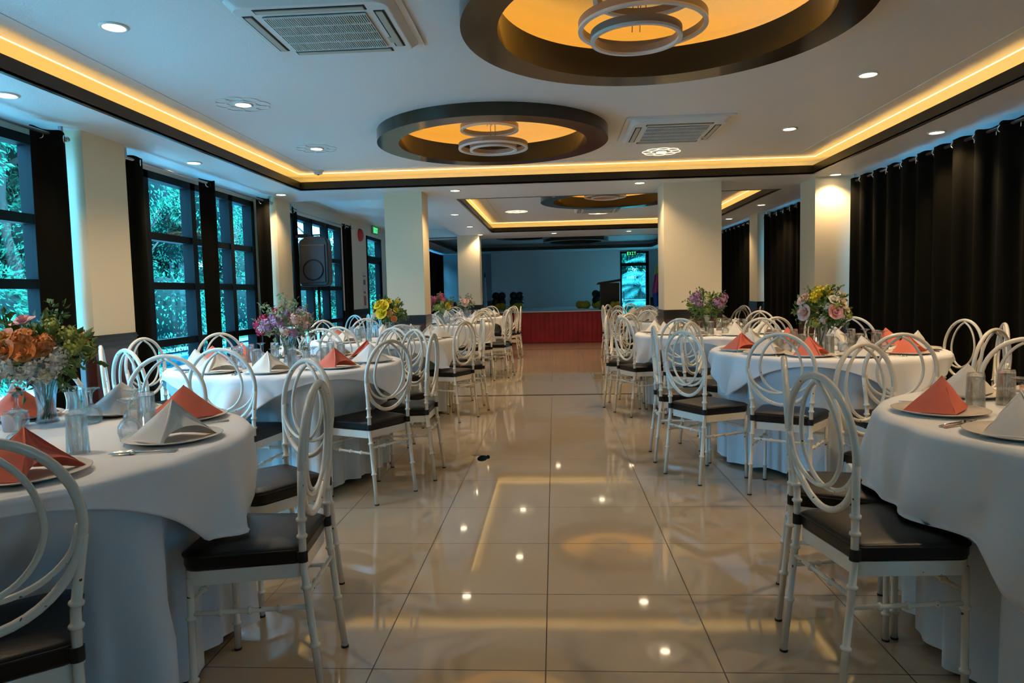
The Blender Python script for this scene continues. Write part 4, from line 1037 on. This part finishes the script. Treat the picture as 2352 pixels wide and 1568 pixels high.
bouquet(1.98, 5.28, 'round bouquet of yellow, cream and blush flowers in a glass vase, second right table', .175, .27,
        [('ruffle', 'yellow', -.25, .95, .4, 1.3), ('ruffle', 'yellow', -.5, .65, .5, 1.2), ('ruffle', 'yellow', .1, 1.0, .3, 1.2), ('rose', 'blush', -.85, .55, .3, 1.3), ('rose', 'blush', -.85, -.15, .4, 1.5), ('rose', 'rose', .2, -.1, .95, 1.4), ('rose', 'cream', .55, .35, .7, 1.3), ('rose', 'cream', .7, .7, .4, 1.2), ('rose', 'cream', .75, -.05, .6, 1.2), ('rose', 'white', .2, .5, .8, 1.0), ('ruffle', 'white', -.1, .15, .9, .8), ('ruffle', 'lime', .9, -.35, .4, 1.0), ('ruffle', 'lime', -.5, -.7, .6, 1.0), ('ruffle', 'white', .5, -.4, .8, .7)]+around(['cream', 'white', 'lime'], ['ruffle'], 7, 12, .8), seed=7, nleaf=380)
bouquet(1.62, 7.55, 'bouquet of mauve orchids and dark greenery in a glass vase, third right table', .19, .26,
        [('ruffle', 'mauve', -.75, .5, .4, 1.4), ('ruffle', 'mauve', -.55, .8, .4, 1.3), ('ruffle', 'mauve', -.5, .15, .6, 1.3), ('ruffle', 'mauve', .45, .2, .7, 1.3), ('ruffle', 'mauve', .8, .35, .4, 1.4), ('ruffle', 'mauve', .95, .6, .1, 1.3), ('ruffle', 'lime', 0, .7, .6, 1.0), ('ruffle', 'cream', -.1, .4, .8, .9), ('ruffle', 'mauve', .7, .0, .6, 1.1)]+around(['mauve', 'lime'], ['ruffle'], 4, 14, .9), seed=8, nleaf=380)

# ================================================================ STAGE END
t = thing('stage', 'low stage with dark red pleated skirting across the far end', 'stage', (0, 17.45, 0))
MB().box(-2.3, 1.69, .03, 4.79, .0, .775).build('platform', 'podium', t)
b = MB(); n = 420; vs = []
for i in range(n+1):
    x = -2.3+3.99*i/n; d = .022*abs(math.sin(PI*x/.12))**.6+.006*math.sin(x*9)
    vs += [(x, .015-d, .01), (x, .015-d*.6, .765)]
b.add(vs, [(2*i, 2*i+2, 2*i+3, 2*i+1) for i in range(n)])
b.add([(1.70, .0, .01), (1.70, 4.7, .01), (1.70, 4.7, .765), (1.70, 0, .765)], [(0, 1, 2, 3)])
b.build('skirting', 'red_skirt', t, smooth=True)
b = MB(); b.box(-2.31, 1.71, -.004, 4.79, .775, .80); o = b.build('top_covering', 'stage_top', t); bevel(o, .01)
# lectern
t = thing('lectern', 'black lectern with slanted top near the right end of the stage', 'lectern', (1.45, 18.35, .80))
bevel(MB().box(-.24, .24, -.18, .18, .03, .68).build('body', 'podium', t), .006)
bevel(MB().box(-.28, .28, -.22, .22, 0, .03).build('base', 'podium', t), .006)
b = MB(); b.add([(-.33, -.24, .64), (.29, -.24, .72), (.29, .24, .72), (-.33, .24, .64), (-.30, -.24, .70), (.29, -.24, .78), (.29, .24, .78), (-.30, .24, .70)], [(0,3,2,1),(4,5,6,7),(0,1,5,4),(1,2,6,5),(2,3,7,6),(3,0,4,7)]); b.build('slanted_top', 'podium', t)
# balloons
def balloon_cluster(x, y, m, n, r, z, label):
    t = thing('balloon_cluster', label, 'balloons', (x, y, z), 0, 'balloon clusters on the stage')
    me = MB().ball((0, 0, 0), r, 16, 12, (1, 1, 1.1)).mesh('balloon', m, True)
    for k in range(n):
        a = 2*PI*k/n+.78; o = bpy.data.objects.new('balloon', me); COL.objects.link(o); o.parent = t
        o.location = (r*.95*math.cos(a), r*.6*math.sin(k*2.1), r*1.05+r*.95*math.sin(a)); o.rotation_euler = (0, a, 0)
        if n > 4: o.location = (r*1.1*math.cos(a), r*1.1*math.sin(a), r*1.1)
    return t
for x, y, m, n, r, z, lab in ((-1.55, 19.4, 'balloon_yellow', 5, .10, .80, 'yellow balloons under the leftmost black balloons on the stage'), (-1.55, 19.4, 'balloon_black', 4, .115, .99, 'leftmost bunch of four black balloons on the stage'),
        (-1.05, 19.4, 'balloon_yellow', 5, .10, .80, 'yellow balloons under the second bunch of black balloons'), (-1.05, 19.4, 'balloon_black', 4, .115, .99, 'second bunch of four black balloons from the left on the stage'),
        (.80, 19.4, 'balloon_yellow', 6, .10, .80, 'yellow balloons alone on the stage between the black ones and the lectern'), (1.25, 19.5, 'balloon_yellow', 5, .10, .80, 'yellow balloons under the black bunch beside the lectern'), (1.25, 19.5, 'balloon_black', 4, .115, .99, 'bunch of black balloons half hidden by the lectern'),
        (1.55, 17.78, 'balloon_yellow', 4, .075, .80, 'yellow balloons at the right end of the stage beside the lectern')):
    balloon_cluster(x, y, m, n, r, z, lab)
t = thing('slim_stand', 'slim pale tapering stand with a black tip at the left end of the stage', 'stand', (-2.05, 20.6, .80))
MB().lathe([(.11, 0), (.11, .015), (.06, .03), (.022, .95), (.016, .95)], 20).build('pale_cover', 'candle', t, smooth=True)
MB().lathe([(.014, .94), (.022, 1.0), (.02, 1.06), (.001, 1.08)], 14).build('tip', 'black_plastic', t, smooth=True)
t = thing('flag', 'red, blue and gold flag hanging on a pole beside the far glass door', 'flag', (3.34, 21.95, 0))
MB().lathe([(.001, 0), (.16, 0), (.15, .03), (.03, .06), (.018, .08), (.014, 2.25), (.001, 2.3)], 16).build('pole', 'rod', t, smooth=True)
def flag_part(z0, z1, m, nm):
    b = MB(); vs = []; n = 20; rows = 10
    for j in range(rows+1):
        v = j/rows; z = z0+(z1-z0)*v; q = (z-.7)/1.5; W = .10+.20*(1-abs(q-.45)*1.3)
        for i in range(n+1):
            u = i/n; vs.append((-.015-W*u*.9, -.03*math.sin(u*14+z*3)-.01, z-.12*u))
    b.add(vs, [(j*(n+1)+i, j*(n+1)+i+1, (j+1)*(n+1)+i+1, (j+1)*(n+1)+i) for j in range(rows) for i in range(n)]); b.build(nm, m, t, smooth=True)
flag_part(1.85, 2.15, 'flag_gold', 'gold_field'); flag_part(1.25, 1.85, 'flag_red', 'red_field'); flag_part(.75, 1.25, 'flag_blue', 'blue_field')

# ================================================================ LOUDSPEAKER
t = thing('loudspeaker', 'large black loudspeaker on a tripod in front of the far left window', 'loudspeaker', (-3.17, 9.20, 1.43))
b = MB(); pr = [(-.17, .0), (.17, .0), (.20, .05), (.205, .56), (.18, .64), (.08, .665), (-.10, .66), (-.19, .60), (-.20, .05)]; n = len(pr)
vs = [(x, -.17, z) for x, z in pr]+[(x*.72, .17, z*.97+.01) for x, z in pr]
b.add(vs, [tuple(range(n)), tuple(reversed(range(n, 2*n)))]+[(i, n+i, n+(i+1) % n, (i+1) % n) for i in range(n)]); o = b.build('cabinet', 'black_plastic', t, weld=True); bevel(o, .02, 3)
o = MB().box(-.165, .165, -.185, -.168, .05, .55).build('grille', 'black_plastic', t); bevel(o, .01)
b = MB(); b.lathe([(.135, 0), (.14, .010), (.128, .012), (.125, 0)], 32); o = b.build('woofer_ring', 'frame', t); o.rotation_euler = (PI/2, 0, 0); o.location = (0, -.186, .22)
MB().tube([(-.06, 0, .655), (-.05, 0, .69), (.05, 0, .69), (.06, 0, .655)], .011, 8).build('handle', 'rubber', t, smooth=True)
b = MB(); b.box(-.22, -.10, -.10, .02, .655, .70); b.tube([(-.24, -.12, .66), (-.14, -.08, .685)], .02, 10); b.build('clip_lamp', 'black_plastic', t)
t = thing('speaker_tripod', 'black tripod stand carrying the loudspeaker by the far left window', 'stand', (-3.17, 9.20, 0))
MB().tube([(0, 0, .25), (0, 0, 1.43)], .018, 10).build('pole', 'table_black', t, smooth=True)
for k in range(3):
    a = 2*PI*k/3+.5; MB().tube([(0, 0, .75), (.30*math.cos(a), .30*math.sin(a), .015)], .011, 8).build('leg', 'table_black', t, smooth=True)

# ================================================================ FLY in the air over the aisle
D = (cr_*(1108-1176)+cu_*(784-1052)+cf_*FPX)/FPX
p = Vector((0, 0, EYE))+D*.85
t = thing('house_fly', 'small dark fly in the air over the middle of the aisle', 'fly', p, .6)
MB().ball((0, 0, 0), .0042, 10, 8, (1.7, .9, .9)).build('body', 'insect', t, smooth=True)
MB().ball((.0078, 0, .0005), .0026, 8, 6).build('head', 'insect', t, smooth=True)
for s in (-1, 1): MB().add([(.002, s*.002, .003), (-.003, s*.006, .005), (-.011, s*.008, .004), (-.009, s*.003, .003)], [(0, 1, 2, 3)]).build('wing', 'wing', t)

# ================================================================ OUTSIDE
struct('ground', MB().box(-40, 40, -30, 60, -.6, -.13), 'outwhite', label='paved ground outside')
o = MB().box(-14, XL-.25, -8, 12.2, -.13, -.04).build('pool_deck', 'deck'); o['kind'] = 'structure'
o = MB().box(-5.4, XL-.25, 12.2, 26, -.13, -.04).build('pool_deck', 'deck'); o['kind'] = 'structure'
struct('garden_lawn', MB().box(-3.5, 14, 23.4, 58, -.13, -.06), 'lawn'); struct('garden_lawn', MB().box(-30, -9.9, -8, 58, -.13, -.05), 'lawn')
t = thing('swimming_pool', 'blue swimming pool outside the far left window', 'pool', (-7.7, 17, -.13))
MB().box(-2.2, 2.2, -4.6, 6, .02, .05).build('water', 'water', t)
b = MB(); b.box(-2.4, -2.2, -4.8, 6.2, 0, .16); b.box(2.2, 2.3, -4.8, 6.2, 0, .10); b.box(-2.4, 2.3, -4.8, -4.6, 0, .16); b.box(-2.4, 2.3, 6, 6.2, 0, .16); b.build('coping', 'outwhite', t)
def outcol(x, y, lab):
    tag(bevel(MB().box(-.06, .06, -.06, .06, 0, 3.1).build('porch_column', 'outwhite', None, (x, y, -.04)), .004), lab, 'column', 'white columns outside the left windows')
outcol(-4.36, 9.95, 'slim white column outside the gridded left window, at its far side'); outcol(-4.36, 14.2, 'slim white column outside the window behind the loudspeaker'); outcol(-4.36, 17.6, 'slim white column outside the side door')
struct('daylight_baffle', MB().box(5.4, 5.6, -6, 24, -.13, 3.6), 'outwhite')  # unseen wall added to cut daylight leaking past the right curtains
def leaf_cloud(b, rnd, c, rx, ry, rz, n, size):
    for k in range(n):
        d = Vector((rnd.gauss(0, 1), rnd.gauss(0, 1), rnd.gauss(0, 1))).normalized(); q = rnd.uniform(.80, 1.04)+.10*math.sin(5*d.x+7*d.z+3*d.y)
        p = Vector((c[0]+d.x*rx*q, c[1]+d.y*ry*q, c[2]+d.z*rz*q)); out = (d+Vector((rnd.uniform(-1, 1), rnd.uniform(-1, 1), rnd.uniform(-1.6, .2)))*.8).normalized()
        s = out.orthogonal().normalized(); a = rnd.random()*6; s = s*math.cos(a)+out.cross(s)*math.sin(a); L = size*rnd.uniform(.6, 1.5); W = L*.20; nn = out.cross(s)*L*.15
        b.add([p, p+out*L*.5+s*W+nn, p+out*L, p+out*L*.5-s*W+nn], [(0, 1, 2, 3)])
def tree_variant(seed, n, size):
    rnd = random.Random(seed); b = MB(); blobs = []
    for k in range(16):
        blobs.append((rnd.uniform(-1.1, 1.1), rnd.uniform(-1.6, 1.6), rnd.uniform(.3, 5.4), rnd.uniform(.65, 1.1)))
    for x, y, z, r in blobs: leaf_cloud(b, rnd, (x, y, z), r, r, r*.8, n//16, size)
    lm = b.mesh('leaves', 'tree', False)
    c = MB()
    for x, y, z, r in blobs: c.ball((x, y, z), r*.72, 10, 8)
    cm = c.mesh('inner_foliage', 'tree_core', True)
    tr = MB().tube([(0, 0, 0), (.1, .1, 1.5), (0, -.1, 3.2), (.1, 0, 4.6)], [.14, .12, .09, .05], 8)
    for k in range(6):
        a = rnd.random()*6; z = rnd.uniform(1.2, 3.8); tr.tube([(0, 0, z), (.7*math.cos(a), .9*math.sin(a), z+.6), (1.1*math.cos(a), 1.6*math.sin(a), z+1.3)], [.05, .035, .015], 6)
    return lm, cm, tr.mesh('trunk', 'bark', True)
TV = [tree_variant(s, n, z) for s, n, z in ((11, 30000, .075), (12, 26000, .085), (13, 24000, .09))]
def tree(x, y, v, rz, s, label):
    t = thing('leafy_tree', label, 'tree', (x, y, -.13), rz, 'trees beyond the pool deck'); t.scale = (s, s, s)
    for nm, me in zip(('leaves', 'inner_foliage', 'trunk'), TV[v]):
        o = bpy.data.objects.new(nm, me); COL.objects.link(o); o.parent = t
TL = [(-8.6, 3.4), (-8.9, 6.2), (-9.0, 8.8), (-9.2, 11.3), (-9.6, 13.9), (-11.5, 16.5), (-11.6, 19.4), (-11.6, 22.5), (-11.4, 25.8), (-9.5, 29.3), (-8.0, 33), (-6.5, 37)]
NM = ['left of the nearest window view', 'filling the nearest left window', 'left part of the gridded window view', 'right part of the gridded window view', 'first behind the pool', 'second behind the pool', 'third behind the pool', 'fourth behind the pool', 'seen through the side door, nearer', 'seen through the side door, farther', 'far end of the garden, nearer', 'far end of the garden, farther']
for k, ((x, y), nm) in enumerate(zip(TL, NM)): tree(x, y, k % 3, k*1.9, 1.0 if k < 5 else 1.12, 'dense leafy tree outside, '+nm)
for k, (x, y) in enumerate(((-12.2, 4.6), (-12.4, 8.0), (-12.6, 11.4), (-13, 14.8), (-14.5, 18.5), (-14.5, 22.5))):
    tree(x, y, (k+1) % 3, k*2.7+1, 1.25, 'taller leafy tree in the back row outside, %s from the left' % ['first', 'second', 'third', 'fourth', 'fifth', 'sixth'][k])
# palms seen through the far door
def palm_mesh(seed):
    rnd = random.Random(seed); b = MB()
    for k in range(13):
        a = rnd.random()*6.28; el = rnd.uniform(.1, 1.1); L = rnd.uniform(1.3, 1.9); pts = []
        for i in range(12):
            u = i/11; pts.append(Vector((math.cos(a)*L*u*math.cos(el*(1-u)), math.sin(a)*L*u*math.cos(el*(1-u)), L*(math.sin(el)*u-.75*u*u))))
        b.tube(pts, [.016-.012*i/11 for i in range(12)], 5)
        side = Vector((-math.sin(a), math.cos(a), 0))
        for i in range(1, 46):
            u = i/46*10.9; j = int(u); p = pts[j].lerp(pts[min(11, j+1)], u-j); tdir = (pts[min(11, j+1)]-pts[j]).normalized(); w_ = .42*math.sin(PI*(i/46)**.7)+.05
            for s in (-1, 1):
                q = p+side*s*w_*.8+tdir*w_*.45+Vector((0, 0, -w_*.55)); b.add([p, p.lerp(q, .5)+tdir*.018+Vector((0, 0, .03)), q, p.lerp(q, .5)-tdir*.018+Vector((0, 0, .03))], [(0, 1, 2, 3)])
    return b.mesh('fronds', 'palm', False)
PM = [palm_mesh(5), palm_mesh(6)]
for k, (x, y, h, lab) in enumerate(((3.3, 27.2, 1.5, 'short palm just outside the far glass door'), (4.6, 29.3, 2.3, 'taller palm behind the short one outside the far door'), (2.9, 31.0, 1.9, 'palm farthest left outside the far door'), (5.4, 33.2, 3.3, 'tall palm at the back outside the far door'), (3.9, 25.6, .7, 'low palm clump in front outside the far door'))):
    t = thing('palm_tree', lab, 'palm', (x, y, -.13), k*1.3, 'palms outside the far door')
    MB().tube([(0, 0, 0), (.05, 0, h*.5), (0, .03, h)], [.10, .08, .07], 8).build('trunk', 'bark', t, smooth=True)
    o = bpy.data.objects.new('fronds', PM[k % 2]); COL.objects.link(o); o.parent = t; o.location = (0, .03, h)
t = thing('garden_railing', 'low white railing outside the far glass door', 'railing', (3.2, 24.4, -.13))
MB().box(-1.6, 1.6, -.02, .02, 1.06, 1.11).build('top_rail', 'outwhite', t); MB().box(-1.6, 1.6, -.015, .015, .5, .54).build('lower_rail', 'outwhite', t)
for k in range(5): MB().box(-.02, .02, -.02, .02, 0, 1.06).build('post', 'outwhite', t, (-1.55+k*.775, 0, 0))
for k, (x, y) in enumerate(((1.5, 35), (4.6, 36.5), (8, 35))): tree(x, y, k, k*2.2, 1.3, 'dense leafy tree beyond the palms, '+['left', 'middle', 'right'][k]+' of three')
